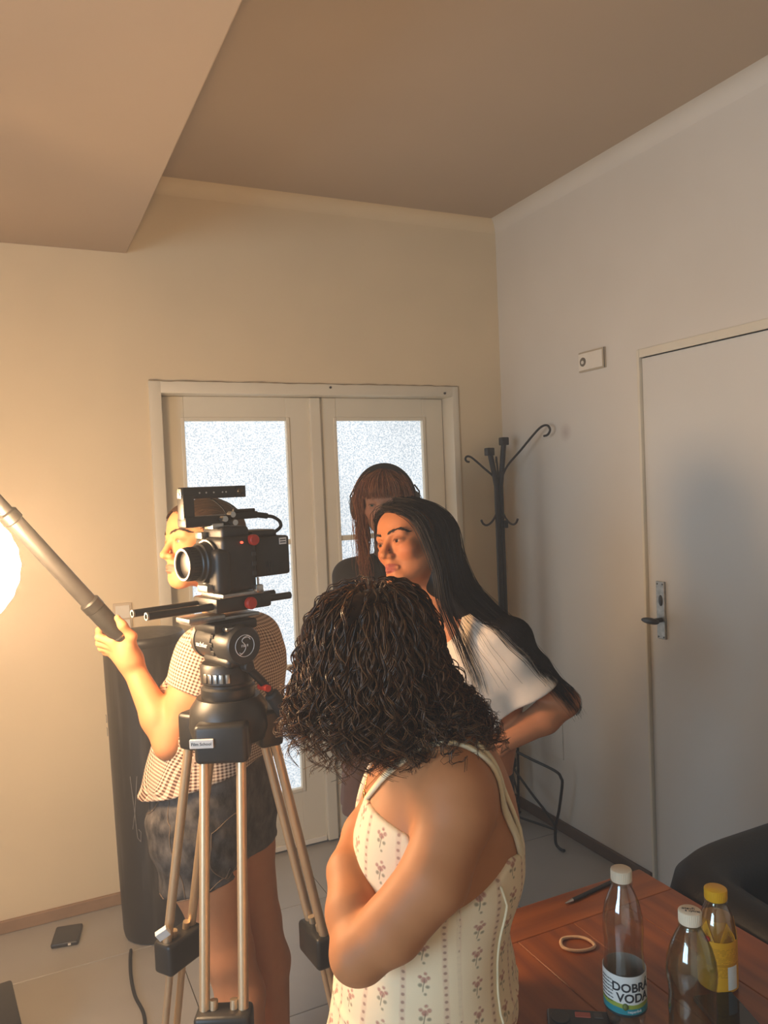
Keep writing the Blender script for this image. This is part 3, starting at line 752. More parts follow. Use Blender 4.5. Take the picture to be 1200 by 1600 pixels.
MB().lathe([(0, .0835), (.012, .083), (.022, .0815), (.0268, .0795), (0, .079)], 36, Matrix.Translation((0, 0, 1.462)) @ XAX, cap=False).build('front_glass', Mat('lens_glass', (.010, .008, .008), .35).vary(3, .2), ln, smooth=60)
for i in range(30):
    a = 2 * math.pi * i / 30
    MB().box((.0655, -.0012, .0325), (.080, .0012, .0340), M=Matrix.Translation((0, 0, 1.462)) @ Matrix.Rotation(a, 4, 'X')).build('grip_rib', black_rubber, ln)
MB().box((.030, .0, 1.405), (.060, .040, 1.420), bev=.004).build('lens_support', worn, cc, smooth=40)
bt = MB().box((-.134, -.048, 1.425), (-.050, .050, 1.506), bev=.005, seg=2).build('battery', black_plastic, cc, smooth=40)
for i in range(5): MB().box((-.075 - i * .004, .0495, 1.432), (-.0735 - i * .004, .0512, 1.455), bev=.0004).build('battery_rib', black_plastic, bt)
st = MB().box((-.126, .0498, 1.488), (-.108, .0508, 1.502), bev=.0003).build('battery_sticker', white_print, bt)
for z in (1.4915, 1.4965): MB().box((-.124, .0506, z), (-.110, .0511, z + .002)).build('sticker_line', tx, st)
hd = MB(); hd.box((-.033, -.012, 1.590), (.086, .012, 1.614), bev=.003)
hd.lathe([(.0062, -.012), (.012, -.012), (.012, .012), (.0062, .012), (.0062, -.012)], 24, Matrix.Translation((-.043, 0, 1.602)) @ YAX, cap=False)
hd.box((-.055, -.012, 1.610), (-.031, .012, 1.614), bev=.001); hd.box((-.055, -.012, 1.590), (-.031, .012, 1.594), bev=.001); hd.box((-.057, -.012, 1.590), (-.053, .012, 1.614), bev=.001)
hd.box((.062, -.013, 1.546), (.087, .013, 1.600), bev=.003)
hd.box((-.03, -.018, 1.534), (.087, .018, 1.556), bev=.005)
ho = hd.build('top_handle', black_plastic, cc, smooth=35)
for x, z in ((.05, 1.602), (.035, 1.602), (.018, 1.602), (-.002, 1.602), (-.010, 1.602), (.078, 1.575)):
    MB().cyl((x, -.0125, z), (x, .0128, z), .0018, n=10).build('bolt', steel, ho)
MB().box((.0868, -.009, 1.592), (.0885, .009, 1.611), bev=.002).cyl((.088, 0, 1.600), (.0898, 0, 1.600), .004, n=12).build('front_badge', worn, ho, smooth=40)
b = MB()
for k, (x0, dzz) in enumerate(((.02, .0), (-.005, .004))):
    b.tube(smooth_pts([(x0 + .02, 0, 1.592), (x0, .008, 1.588 - dzz), (x0 - .02, .012, 1.570), (x0 - .03, .014, 1.552)], 5), .0016, n=6)
b.build('strap_cord', black_rubber, ho, smooth=60)
b = MB(); b.box((-.075, .012, 1.545), (-.012, .028, 1.560), bev=.003); b.cyl((-.07, .02, 1.562), (-.02, .02, 1.562), .004, n=12); b.cyl((-.075, .02, 1.552), (-.10, .022, 1.548), .006, n=12)
b.build('cable_connector', black_metal, cc, smooth=40)
MB().cyl((.008, .02, 1.548), (.008, .036, 1.548), .006, n=14).cyl((-.012, .024, 1.540), (-.012, .040, 1.540), .006, n=14).cyl((-.010, .02, 1.556), (-.010, .036, 1.556), .006, n=14).build('thumb_screw', steel, cc, smooth=40)
MB().tube(smooth_pts([(-.098, .022, 1.548), (-.115, .022, 1.545), (-.132, .02, 1.535), (-.134, .02, 1.523), (-.118, .02, 1.513), (-.10, .016, 1.508)], 6), .0038, n=8).build('monitor_cable', black_rubber, cc, smooth=60)
MB().box((-.115, -.035, 1.504), (-.052, .035, 1.520), bev=.006).tube(smooth_pts([(-.085, .02, 1.518), (-.108, .03, 1.512), (-.120, .034, 1.490), (-.122, .036, 1.47)], 5), .0025, n=6).build('rear_mount', black_plastic, cc, smooth=40)

# ------------------------------------------------------------------ sculpting engine: smooth-blended solids -> one continuous skin
A_ = lambda *x: np.array(x, dtype=np.float64)
def rotm(yaw=0, pitch=0, roll=0):
    """head axes: x to the face's own side, -y out of the face, z up; yaw turns to the left of the picture, pitch looks up, roll lifts +x"""
    c, s = math.cos(-yaw), math.sin(-yaw); Z = np.array([[c, -s, 0], [s, c, 0], [0, 0, 1]])
    c, s = math.cos(-pitch), math.sin(-pitch); X = np.array([[1, 0, 0], [0, c, -s], [0, s, c]])
    c, s = math.cos(-roll), math.sin(-roll); Y = np.array([[c, 0, s], [0, 1, 0], [-s, 0, c]])
    return Z @ X @ Y

class Sdf:
    def __init__(s, T=None, o=None): s.P = []; s.R = np.eye(3); s.o = np.zeros(3)
    def frame(s, R=None, o=None):
        s.R = np.eye(3) if R is None else R; s.o = np.zeros(3) if o is None else np.asarray(o, float); return s
    def pt(s, p): return s.R @ np.asarray(p, float) + s.o
    def cone(s, a, b, ra, rb=None, k=.02, op='u'):
        a, b = s.pt(a), s.pt(b); rb = ra if rb is None else rb
        d = b - a; dd = max(d @ d, 1e-12)
        def f(P):
            t = np.clip(((P - a) @ d) / dd, 0, 1)
            return np.linalg.norm(P - a - t[:, None] * d, axis=1) - (ra + t * (rb - ra))
        s.P.append((op, k, f, (a + b) / 2, np.linalg.norm(d) / 2 + max(ra, rb))); return s
    def chain(s, pts, k=.02, op='u'):
        for (a, ra), (b, rb) in zip(pts[:-1], pts[1:]): s.cone(a, b, ra, rb, k, op)
        return s
    def ell(s, c, r, rot=None, k=.02, op='u'):
        M = s.R if rot is None else s.R @ rot
        c = s.pt(c); r = np.asarray(r, float)
        def f(P):
            q = (P - c) @ M
            k0 = np.linalg.norm(q / r, axis=1); k1 = np.linalg.norm(q / (r * r), axis=1)
            return np.where(k1 > 1e-9, k0 * (k0 - 1) / np.maximum(k1, 1e-9), -r.min())
        s.P.append((op, k, f, c, r.max())); return s
    def cut(s, p, n, k=.004):
        """keep the side the normal points away from"""
        p = s.pt(p); n = s.R @ np.asarray(n, float); n = n / np.linalg.norm(n)
        s.P.append(('i', k, lambda P: (P - p) @ n, p, 1e9)); return s
    def wave(s, fn):
        s.P.append(('d', 0, fn, np.zeros(3), 1e9)); return s
    def raw(s, P, sel=None):
        d = np.full(len(P), 1.0)
        for i, (op, k, f, c, R) in enumerate(s.P):
            if sel is not None and not sel[i]: continue
            e = f(P)
            if op == 'u':
                if k <= 0: d = np.minimum(d, e)
                else:
                    h = np.clip(.5 + .5 * (d - e) / k, 0, 1); d = d * (1 - h) + e * h - k * h * (1 - h)
            elif op == 'd': d = d + e
            else:
                if op == 's': e = -e
                h = np.clip(.5 - .5 * (d - e) / k, 0, 1); d = d * (1 - h) + e * h + k * h * (1 - h)
        return d
    def __call__(s, P, cell=.07):
        C = np.array([p[3] for p in s.P]); Rr = np.array([p[4] for p in s.P])
        key = np.floor(P / cell).astype(np.int64)
        h = (key[:, 0] * 73856093) ^ (key[:, 1] * 19349663) ^ (key[:, 2] * 83492791)
        order = np.argsort(h, kind='stable'); hs = h[order]
        st = np.concatenate(([0], np.nonzero(np.diff(hs))[0] + 1, [len(hs)]))
        out = np.empty(len(P))
        for a, b in zip(st[:-1], st[1:]):
            ix = order[a:b]; Q = P[ix]; m = (Q.min(0) + Q.max(0)) / 2; rad = np.linalg.norm(Q.max(0) - Q.min(0)) / 2
            sel = np.linalg.norm(C - m, axis=1) - Rr < rad + .07
            out[ix] = s.raw(Q, sel)
        return out
    def bounds(s):
        U = [p for p in s.P if p[0] == 'u']
        return np.min([p[3] - p[4] for p in U], 0) - .02, np.max([p[3] + p[4] for p in U], 0) + .02
    def grad(s, V, e=.0008):
        K = np.array([[1, -1, -1], [-1, -1, 1], [-1, 1, -1], [1, 1, 1]], float); g = np.zeros_like(V); m = 0
        for k in K:
            d = s(V + k * e); g += k * d[:, None]; m = m + d / 4
        return m, g / np.maximum(np.linalg.norm(g, axis=1, keepdims=True), 1e-12)
    def nets(s, h, lo=None, hi=None):
        l0, h0 = s.bounds()
        lo = l0 if lo is None else np.maximum(lo, l0); hi = h0 if hi is None else np.minimum(hi, h0)
        n = np.ceil((hi - lo) / h).astype(int) + 2
        D = np.full(n, 1.0, np.float32); nb = 14
        C = np.array([p[3] for p in s.P]); Rr = np.array([p[4] for p in s.P]); U = np.array([p[0] == 'u' for p in s.P])
        for i in range(0, n[0], nb):
            for j in range(0, n[1], nb):
                for k in range(0, n[2], nb):
                    e = np.minimum([i + nb, j + nb, k + nb], n)
                    c = lo + h * (np.array([i, j, k]) + e - 1) / 2; rad = h * np.linalg.norm(e - 1 - np.array([i, j, k])) / 2
                    sel = np.linalg.norm(C - c, axis=1) - Rr < rad + .055
                    if not (sel & U).any(): continue
                    g = np.stack(np.meshgrid(np.arange(i, e[0]), np.arange(j, e[1]), np.arange(k, e[2]), indexing='ij'), -1).reshape(-1, 3)
                    D[i:e[0], j:e[1], k:e[2]] = s.raw(lo + g * h, sel).reshape(e - [i, j, k])
        S_ = D < 0
        cnt = np.zeros(n - 1, np.int8)
        for a in (0, 1):
            for b in (0, 1):
                for c in (0, 1): cnt += S_[a:n[0] - 1 + a, b:n[1] - 1 + b, c:n[2] - 1 + c]
        act = (cnt > 0) & (cnt < 8)
        idx = np.full(n - 1, -1, np.int64); ijk = np.argwhere(act); idx[act] = np.arange(len(ijk))
        acc = np.zeros((len(ijk), 3)); w = np.zeros(len(ijk))
        cor = [(a, b, c) for a in (0, 1) for b in (0, 1) for c in (0, 1)]
        for p in cor:
            for ax in range(3):
                if p[ax]: continue
                q = list(p); q[ax] = 1
                d0 = D[ijk[:, 0] + p[0], ijk[:, 1] + p[1], ijk[:, 2] + p[2]]; d1 = D[ijk[:, 0] + q[0], ijk[:, 1] + q[1], ijk[:, 2] + q[2]]
                m = (d0 < 0) != (d1 < 0); t = d0[m] / (d0[m] - d1[m])
                pos = np.repeat(np.array(p, float)[None], m.sum(), 0); pos[:, ax] = t
                acc[m] += pos; w[m] += 1
        V = lo + h * (ijk + acc / w[:, None])
        F = []
        for ax in range(3):
            b, c = (ax + 1) % 3, (ax + 2) % 3
            sl0 = [slice(None)] * 3; sl1 = [slice(None)] * 3; sl0[ax] = slice(0, -1); sl1[ax] = slice(1, None)
            A, B = S_[tuple(sl0)], S_[tuple(sl1)]
            E = np.argwhere(A != B)
            E = E[(E[:, b] > 0) & (E[:, c] > 0) & (E[:, b] < n[b] - 1) & (E[:, c] < n[c] - 1)]
            fl = A[tuple(E.T)]
            q = []
            for db, dc in ((-1, -1), (0, -1), (0, 0), (-1, 0)):
                T = E.copy(); T[:, b] += db; T[:, c] += dc; q.append(idx[tuple(T.T)])
            q = np.stack(q, 1); q[~fl] = q[~fl][:, ::-1]; F.append(q)
        return V, np.concatenate(F)
    def mesh(s, h=.0045, fine=(), proj=1):
        """coarse skin everywhere, finer skin inside the boxes of fine = [(lo, hi, h), ...]"""
        V, F = s.nets(h)
        VV, FF, n0 = [], [], 0
        keep = np.ones(len(F), bool); cen = V[F].mean(1)
        for lo, hi, hf in fine:
            lo, hi = np.asarray(lo), np.asarray(hi)
            keep &= ~((cen > lo + h * .6) & (cen < hi - h * .6)).all(1)
        F = F[keep]; VV.append(V); FF.append(F); n0 = len(V)
        for lo, hi, hf in fine:
            v, f = s.nets(hf, np.asarray(lo) - hf, np.asarray(hi) + hf); VV.append(v); FF.append(f + n0); n0 += len(v)
        V, F = np.concatenate(VV), np.concatenate(FF)
        used = np.zeros(len(V), bool); used[F.ravel()] = True
        rm = np.cumsum(used) - 1; V = V[used]; F = rm[F]
        for _ in range(proj):
            d, g = s.grad(V); V = V - g * np.clip(d, -.004, .004)[:, None]
        return V, F

FIT = [1.0, 0.0]                      # build scale of the figure in hand and the height it is scaled about
def np_mesh(name, V, F, mat, parent=None, smooth=True, origin=None, col=None, uv=None):
    V = np.asarray(V, np.float32)
    if origin is not None:
        V = V - np.asarray(origin, np.float32)
        if FIT[0] != 1.0: V = V * np.float32(FIT[0]) + np.array([0, 0, FIT[1] * (1 - FIT[0])], np.float32)
    me = bpy.data.meshes.new(name)
    F = np.asarray(F); k = F.shape[1]
    me.vertices.add(len(V)); me.vertices.foreach_set('co', V.ravel())
    me.loops.add(F.size); me.loops.foreach_set('vertex_index', F.ravel().astype(np.int32))
    me.polygons.add(len(F)); me.polygons.foreach_set('loop_start', np.arange(0, F.size, k, dtype=np.int32))
    me.polygons.foreach_set('loop_total', np.full(len(F), k, np.int32))
    me.update(calc_edges=True); me.validate()
    me.polygons.foreach_set('use_smooth', [smooth] * len(me.polygons))
    if col is not None:
        at = me.color_attributes.new('Col', 'FLOAT_COLOR', 'POINT')
        c = np.ones((len(V), 4), np.float32); c[:, :3] = col; at.data.foreach_set('color', c.ravel())
    if uv is not None:
        l = me.uv_layers.new(name='UVMap'); vi = np.empty(len(me.loops), np.int32); me.loops.foreach_get('vertex_index', vi)
        l.data.foreach_set('uv', np.asarray(uv, np.float32)[vi].ravel())
    if mat is not None: me.materials.append(mat.m)
    o = bpy.data.objects.new(name, me); COL.objects.link(o)
    if parent: o.parent = parent
    return o

def tubes(paths, rad, sides=3):
    """paths [n, m, 3], rad [n, m] -> vertices, quads"""
    n, m, _ = paths.shape
    T = np.empty_like(paths); T[:, 1:-1] = paths[:, 2:] - paths[:, :-2]; T[:, 0] = paths[:, 1] - paths[:, 0]; T[:, -1] = paths[:, -1] - paths[:, -2]
    T /= np.maximum(np.linalg.norm(T, axis=2, keepdims=True), 1e-9)
    ref = np.zeros_like(T); ref[..., 0] = .31; ref[..., 1] = .83; ref[..., 2] = .46
    A = np.cross(T, ref); A /= np.maximum(np.linalg.norm(A, axis=2, keepdims=True), 1e-9); B = np.cross(T, A)
    an = 2 * np.pi * np.arange(sides) / sides
    V = paths[:, :, None] + rad[:, :, None, None] * (A[:, :, None] * np.cos(an)[None, None, :, None] + B[:, :, None] * np.sin(an)[None, None, :, None])
    I = np.arange(n * m * sides).reshape(n, m, sides)
    J = np.roll(I, -1, 2)
    F = np.stack([I[:, :-1], J[:, :-1], J[:, 1:], I[:, 1:]], -1).reshape(-1, 4)
    return V.reshape(-1, 3), F

def spline(P, m):
    """Catmull-Rom through [k, 3] -> [m, 3]"""
    P = np.asarray(P, float); k = len(P); t = np.linspace(0, k - 1 - 1e-6, m); i = t.astype(int); f = (t - i)[:, None]
    p0, p1, p2, p3 = P[np.maximum(i - 1, 0)], P[i], P[np.minimum(i + 1, k - 1)], P[np.minimum(i + 2, k - 1)]
    return .5 * (2 * p1 + (p2 - p0) * f + (2 * p0 - 5 * p1 + 4 * p2 - p3) * f * f + (3 * p1 - p0 - 3 * p2 + p3) * f ** 3)

# ------------------------------------------------------------------ anatomy
def add_head(s, c, R, ears=True, scale=1.0, nose=1.0):
    """face of about 0.22 m; eyes at half height"""
    s.frame(R * scale if scale != 1.0 else R, c)
    if scale != 1.0: s.frame(R, c)
    s.ell((0, .020, .029), (.074, .094, .076), k=.02)
    s.ell((0, -.022, -.030), (.060, .060, .084), k=.03)
    s.ell((0, -.048, .040), (.052, .034, .040), k=.03)
    for x in (-1, 1):
        s.cone((x * .052, .012, -.050), (x * .016, -.066, -.096), .018, .016, k=.03)
        s.ell((x * .038, -.056, -.028), (.024, .022, .022), k=.02)
        s.cone((x * .040, -.068, .017), (x * .012, -.080, .014), .010, .009, k=.015)
    s.ell((0, -.070, -.097), (.021, .018, .016), k=.02)
    for x in (-1, 1): s.ell((x * .031, -.094, -.003), (.018, .014, .0115), k=.010, op='s')
    s.cone((0, -.080, .010), (0, -.0985 - .004 * nose, -.030), .0065, .0085, k=.012)
    s.ell((0, -.1025 - .003 * nose, -.035), (.0095, .009, .008), k=.007)
    for x in (-1, 1):
        s.ell((x * .0110, -.092, -.0385), (.0075, .009, .0065), k=.008)
        s.ell((x * .0062, -.0975, -.0455), (.0034, .0040, .0022), k=.003, op='s')
        s.ell((x * .031, -.0715, -.003), (.0155, .0150, .0135), k=.006)        # lids over the eyeball
        s.ell((x * .0315, -.0905, -.0040), (.0132, .0120, .0056), k=.0022, op='s')   # lid opening
    s.cone((0, -.080, -.060), (0, -.084, -.076), .014, .012, k=.02)             # muzzle
    for x in (-1, 1):
        s.cone((x * .0205, -.0815, -.0690), (x * .004, -.0945, -.0645), .0030, .0048, k=.006)
        s.cone((x * .0180, -.0820, -.0715), (0, -.0930, -.0745), .0030, .0058, k=.006)
    s.chain([((-.021, -.086, -.0690), .0012), ((-.007, -.0985, -.0688), .0015), ((.007, -.0985, -.0688), .0015), ((.021, -.086, -.0690), .0012)], k=.003, op='s')
    s.ell((0, -.097, -.083), (.014, .006, .004), k=.008, op='s')
    if ears:
        for x in (-1, 1):
            s.ell((x * .076, .018, -.008), (.007, .018, .030), rot=rotm(x * .35, 0, 0), k=.006)
            s.ell((x * .083, .014, -.006), (.006, .010, .018), k=.004, op='s')
    s.frame()

def head_color(V, c, R, skin, lip, blush=.35, dark_lid=.3):
    q = (V - c) @ R
    col = np.repeat(np.array(skin, float)[None], len(V), 0)
    def mask(center, rad, pw=2): return np.clip(1.25 - np.linalg.norm((q - np.array(center)) / np.array(rad), axis=1), 0, 1) ** .6
    near = (np.abs(q) < .14).all(1)
    m = np.clip(np.maximum(mask((0, -.092, -.0645), (.021, .016, .0062)), mask((0, -.092, -.0745), (.019, .016, .0070))) * 1.6, 0, 1) * near
    col = col * (1 - m[:, None]) + np.array(lip) * m[:, None]
    for x in (-1, 1):
        b = mask((x * .042, -.06, -.032), (.026, .03, .022)) * blush * near
        col = col * (1 - b[:, None]) + col * np.array([1.0, .62, .55]) * b[:, None]
        e = mask((x * .0315, -.084, .0005), (.0175, .014, .0105)) * dark_lid * near
        col = col * (1 - e[:, None]) + col * np.array([.55, .40, .36]) * e[:, None]
        l = mask((x * .0315, -.0835, -.0010), (.0142, .012, .0052)) * near * .75    # lash line
        l = l * (np.abs(((q[:, 0] - x * .0315) / .0142) ** 2 + ((q[:, 2] + .004) / .0060) ** 2 - 1) < .55) * (q[:, 2] > -.004)
        col = col * (1 - l[:, None]) + np.array([.02, .012, .01]) * l[:, None]
    return col

iris_cache = {}
def eye_mat(iris):
    if iris in iris_cache: return iris_cache[iris]
    m = Mat('eye_surface', (.8, .78, .74), .30, Specular_IOR_Level=.08)
    x, y, z = m.xyz(m.coord('Object')); r = (x * x + z * z).sqrt()
    front = y.lt(0.0)
    c = m.mix(r.soft(.0072, .0008) * front, hx('#b9aa9b'), iris); c = m.mix(r.soft(.0026, .0006) * front, c, (.004, .003, .003))
    m.base(c); iris_cache[iris] = m; return m
def add_eyes(parent, origin, c, R, iris, gaze=(0, 0), brow=None, brow_col=None, seed=1):
    for x in (-1, 1):
        p = R @ A_(x * .031, -.0700, -.0035) + c
        b = MB().ball((0, 0, 0), .0124, 24, 16); o = b.build('eye', eye_mat(iris), parent, smooth=180)
        G = R @ rotm(gaze[0], gaze[1], 0); M = Matrix(G.tolist()).to_4x4(); M.translation = Vector((p - origin).tolist()); o.matrix_local = M
    if brow is not None:
        rg = np.random.default_rng(seed); paths = []; th = brow
        for x in (-1, 1):
            for i in range(150):
                t = rg.random(); bx = x * (.012 + .040 * t)
                bz = .0165 + .0075 * math.sin(min(t * 1.25, 1.0) * math.pi * .62) - .007 * max(t - .65, 0) / .35 + rg.normal(0, .0021 * th * (1 - .55 * t))
                by = -.0955 + .030 * t * t + .004 * t
                L_ = .0075; dxx = x * (.45 + .55 * t); dzz = .75 * (1 - t) - .25 * t
                pp = np.array([[bx + dxx * L_ * s, by + .011 * s * s * t, bz + dzz * L_ * s * .8] for s in np.linspace(0, 1, 5)])
                paths.append(pp)
        P = np.array(paths)
        return P
    return None

def snap_out(S_, P, off):
    """lay paths on the skin of S_ at a height off above it"""
    n, m, _ = P.shape; V = P.reshape(-1, 3).copy()
    for _ in range(4):
        d, g = S_.grad(V); V = V - g * (np.clip(d, -.02, .02) - off)[:, None]
    return V.reshape(n, m, 3)

def add_hand(s, w, fd, pn, side=1, curl=.5, spread=.12, k=.006, thumb=.6, size=1.0):
    """w wrist, fd towards the fingers, pn out of the palm, side=+1 puts the thumb at +cross(fd, pn)"""
    fd = np.asarray(fd, float); fd /= np.linalg.norm(fd); pn = np.asarray(pn, float); pn -= fd * (pn @ fd); pn /= np.linalg.norm(pn)
    ac_ = np.cross(fd, pn) * side; R = np.stack([fd, ac_, pn], 1) ; z = size
    P = lambda x, y, q: np.asarray(w) + R @ (np.array([x, y, q]) * z)
    for y0, y1 in ((-.020, -.030), (-.007, -.010), (.007, .011), (.018, .030)):
        s.cone(P(0, y0 * .7, 0), P(.080, y1, 0), .017 * z, .0125 * z, k=.014)
    L_ = ((.030, .082, (.038, .024, .020)), (.010, .086, (.042, .027, .021)), (-.011, .082, (.038, .025, .020)), (-.030, .073, (.030, .019, .018)))
    for i, (y, x, seg) in enumerate(L_):
        a = 0.0; p = np.array([x, y, 0.0]); sp = y * spread * 8
        r = (.0092, .0084, .0078, .0068) if i < 3 else (.008, .0072, .0068, .006)
        for j, l in enumerate(seg):
            a += curl * (.9, 1.25, .8)[j]
            q = p + l * np.array([math.cos(a), math.sin(sp) * .25 if j == 0 else 0, math.sin(a)])
            s.cone(P(*p), P(*q), r[j] * z, r[j + 1] * z, k=k if j == 0 else .003); p = q
    p = np.array([.018, .022, .006])
    for l, (dx, dy, dz), r0, r1 in ((.040, (.62, .70, .35), .0135, .0105), (.030, (.85, .30, .45 * thumb + .1), .0105, .0095), (.024, (.93, -.1, .5 * thumb), .0095, .0075)):
        d = np.array([dx, dy, dz]); q = p + l * d / np.linalg.norm(d)
        s.cone(P(*p), P(*q), r0 * z, r1 * z, k=.010 if r0 > .012 else .004); p = q

def skin_mat(name, rough=.58):
    m = Mat(name, (.6, .4, .3), rough, Specular_IOR_Level=.3)
    a = m.node('ShaderNodeAttribute'); a.attribute_name = 'Col'
    n = m.noise(60, 4); mm = m.mix(n * .25, a.outputs['Color'], (0, 0, 0))
    x = m.node('ShaderNodeMix', data_type='RGBA'); x.blend_type = 'MULTIPLY'; x.inputs['Factor'].default_value = .35
    m.link(a.outputs['Color'], x.inputs[6]); m.link(m.mix(n, (.75, .68, .66), (1, 1, 1)), x.inputs[7]); m.base(x.outputs[2])
    return m.bump(700, .06, .0006)

def hair_mat(name, dark, light, rough=.38, spec=.5, trans=.0):
    m = Mat(name, dark, rough); m.b.inputs['Specular IOR Level'].default_value = spec
    a = m.node('ShaderNodeAttribute'); a.attribute_name = 'Col'
    sx, sy, sz = m.xyz(a.outputs['Color'])
    c = m.mix(sx, dark, light); m.base(c)
    if trans:                        # light passing through thin strands
        t = m.node('ShaderNodeBsdfTranslucent'); t.inputs[0].default_value = c4((.55, .24, .08)); x = m.node('ShaderNodeMixShader')
        m.link(sx * trans, x.inputs[0]); m.link(m.b.outputs[0], x.inputs[1]); m.link(t.outputs[0], x.inputs[2]); m.link(x.outputs[0], m.nt.nodes['Material Output'].inputs[0])
    return m
skin = skin_mat('skin')

def sheet(guides, n, m, rng, jit=.006, spread=1.0, grow=0.0, curl=0.0, uneven=.15):
    """hair strands interpolated across a row of guide curves [(k,3), ...]"""
    G = np.array([spline(g, m) for g in guides]); k = len(G); out = []
    t = rng.random(n) * (k - 1) * .9999; i = t.astype(int); f = (t - i)[:, None, None]
    P = G[i] * (1 - f) + G[np.minimum(i + 1, k - 1)] * f
    s_ = np.linspace(0, 1, m)[None, :, None]
    P = P + rng.normal(0, jit, (n, 1, 3)) * (1 + grow * s_) + rng.normal(0, jit * .5, (n, 1, 3)) * np.sin(s_ * rng.uniform(2, 7, (n, 1, 1)) + rng.uniform(0, 6, (n, 1, 1)))
    if curl: P = P + curl * s_ * np.stack([np.sin(s_[..., 0] * 22 + rng.uniform(0, 6, (n, 1))), np.cos(s_[..., 0] * 22 + rng.uniform(0, 6, (n, 1))), np.zeros((n, m))], -1)
    # uneven ends
    L_ = 1 - uneven * rng.random(n); q = np.linspace(0, 1, m)[None] * L_[:, None] * (m - 1); a = np.minimum(q.astype(int), m - 2); fr = (q - a)[..., None]
    ii = np.arange(n)[:, None]; return P[ii, a] * (1 - fr) + P[ii, a + 1] * fr

def strands_obj(name, sets, mat, parent, origin, rng, r=.0008, sides=3, cap=None, taper=.75, label=None):
    VV, FF, CC, n0 = [], [], [], 0
    for P in sets:
        n, m, _ = P.shape
        rad = r * rng.uniform(.7, 1.3, (n, 1)) * (1 - taper * np.linspace(0, 1, m)[None] ** 3)
        V, F = tubes(P, rad, sides); VV.append(V); FF.append(F + n0); n0 += len(V)
        CC.append(np.repeat(rng.random(n) ** 1.3, m * sides))
    if cap is not None:
        V, F = cap; VV.append(V); FF.append(F + n0); CC.append(np.full(len(V), .08))
    c = np.concatenate(CC)
    return np_mesh(name, np.concatenate(VV), np.concatenate(FF), mat, parent, True, origin, np.stack([c, c, c], 1))

# ------------------------------------------------------------------ people
def person(u, v, label): return empty('person', stage(u, v), -YAW, label, 'person')
def cyl_uv(V, cu, cv, R, seam=0.0):
    a = np.arctan2(V[:, 1] - cv, V[:, 0] - cu) - seam
    return np.stack([((a + np.pi) % (2 * np.pi)) * R, V[:, 2]], 1)
def axis_uv(V, a, b, R):
    d = (b - a) / np.linalg.norm(b - a); x = np.cross(d, A_(.2, -.9, .3)); x /= np.linalg.norm(x); y = np.cross(d, x)
    q = V - a; return np.stack([np.arctan2(q @ y, q @ x) * R, q @ d], 1)

# ---- 1. woman with curly hair in the flowered dress, nearest the camera
O = A_(.03, 1.18, 0); FIT[:] = [.93, 1.08]; p1 = person(.042, 1.19, 'woman with dark curly hair and cream floral strap dress, arms folded, nearest the camera')
def curly_torso(s, o=0.0):
    for sg in (-1, 1):
        s.chain([((-.012, 1.155 + sg * .050, .70), .105 + o), ((.024, 1.18 + sg * .038, .88), .108 + o), ((.050, 1.18 + sg * .040, 1.04), .118 + o), ((.060, 1.18 + sg * .045, 1.13), .104 + o), ((.070, 1.18 + sg * .055, 1.195), .066 + o)], k=.05)
        s.ell((-.010, 1.18 + sg * .062, 1.080), (.060 + o, .062 + o, .068 + o), k=.03)
s = Sdf(); curly_torso(s)
s.cone((.062, 1.18, 1.22), (.010, 1.18, 1.325), .058, .048, k=.03)
for sg, vv in ((-1, 1.05), (1, 1.315)): s.cone((.058, 1.18 + sg * .03, 1.225), (.074, vv, 1.182), .050, .050, k=.04)
s.chain([((.074, 1.040, 1.175), .052), ((.072, 1.030, 1.160), .052)], k=.03)
s.chain([((.072, 1.030, 1.160), .052), ((.034, .990, 1.085), .049), ((-.028, .982, 1.02), .045), ((-.074, .985, .984), .039), ((-.080, .99, .978), .037)], k=.010)
s.chain([((-.077, .990, .980), .037), ((-.086, 1.045, 1.010), .039), ((-.092, 1.11, 1.040), .034), ((-.080, 1.185, 1.062), .026), ((-.077, 1.20, 1.065), .025)], k=.012)
add_hand(s, (-.078, 1.195, 1.064), (.30, .9, .10), (1, -.1, 0), 1, .35)
s.chain([((.074, 1.32, 1.175), .050), ((.035, 1.375, 1.07), .046), ((-.01, 1.385, .965), .038), ((-.065, 1.31, .955), .036), ((-.085, 1.215, .955), .029)], k=.02)
add_hand(s, (-.088, 1.20, .955), (.15, -.9, 0), (1, .1, 0), -1, .3)
for sg in (-1, 1): s.chain([((-.02, 1.15 + sg * .06, .74), .085), ((-.06, 1.13 + sg * .07, .46), .058), ((-.05, 1.13 + sg * .07, .30), .052), ((-.04, 1.13 + sg * .075, .01), .034), ((-.045, 1.13 + sg * .075, -.042), .036), ((-.18, 1.13 + sg * .085, -.053), .027)], k=.02)
HC1 = A_(-.045, 1.175, 1.348); HR1 = rotm(math.radians(86), math.radians(-38), 0)
add_head(s, HC1, HR1)
V, F = s.mesh(.0055, [((-.13, .93, .92), (.14, 1.12, 1.25), .0032)])
body1 = np_mesh('body', V, F, skin, p1, True, O, head_color(V, HC1, HR1, hx('#b9794c'), hx('#9a4f3f')))
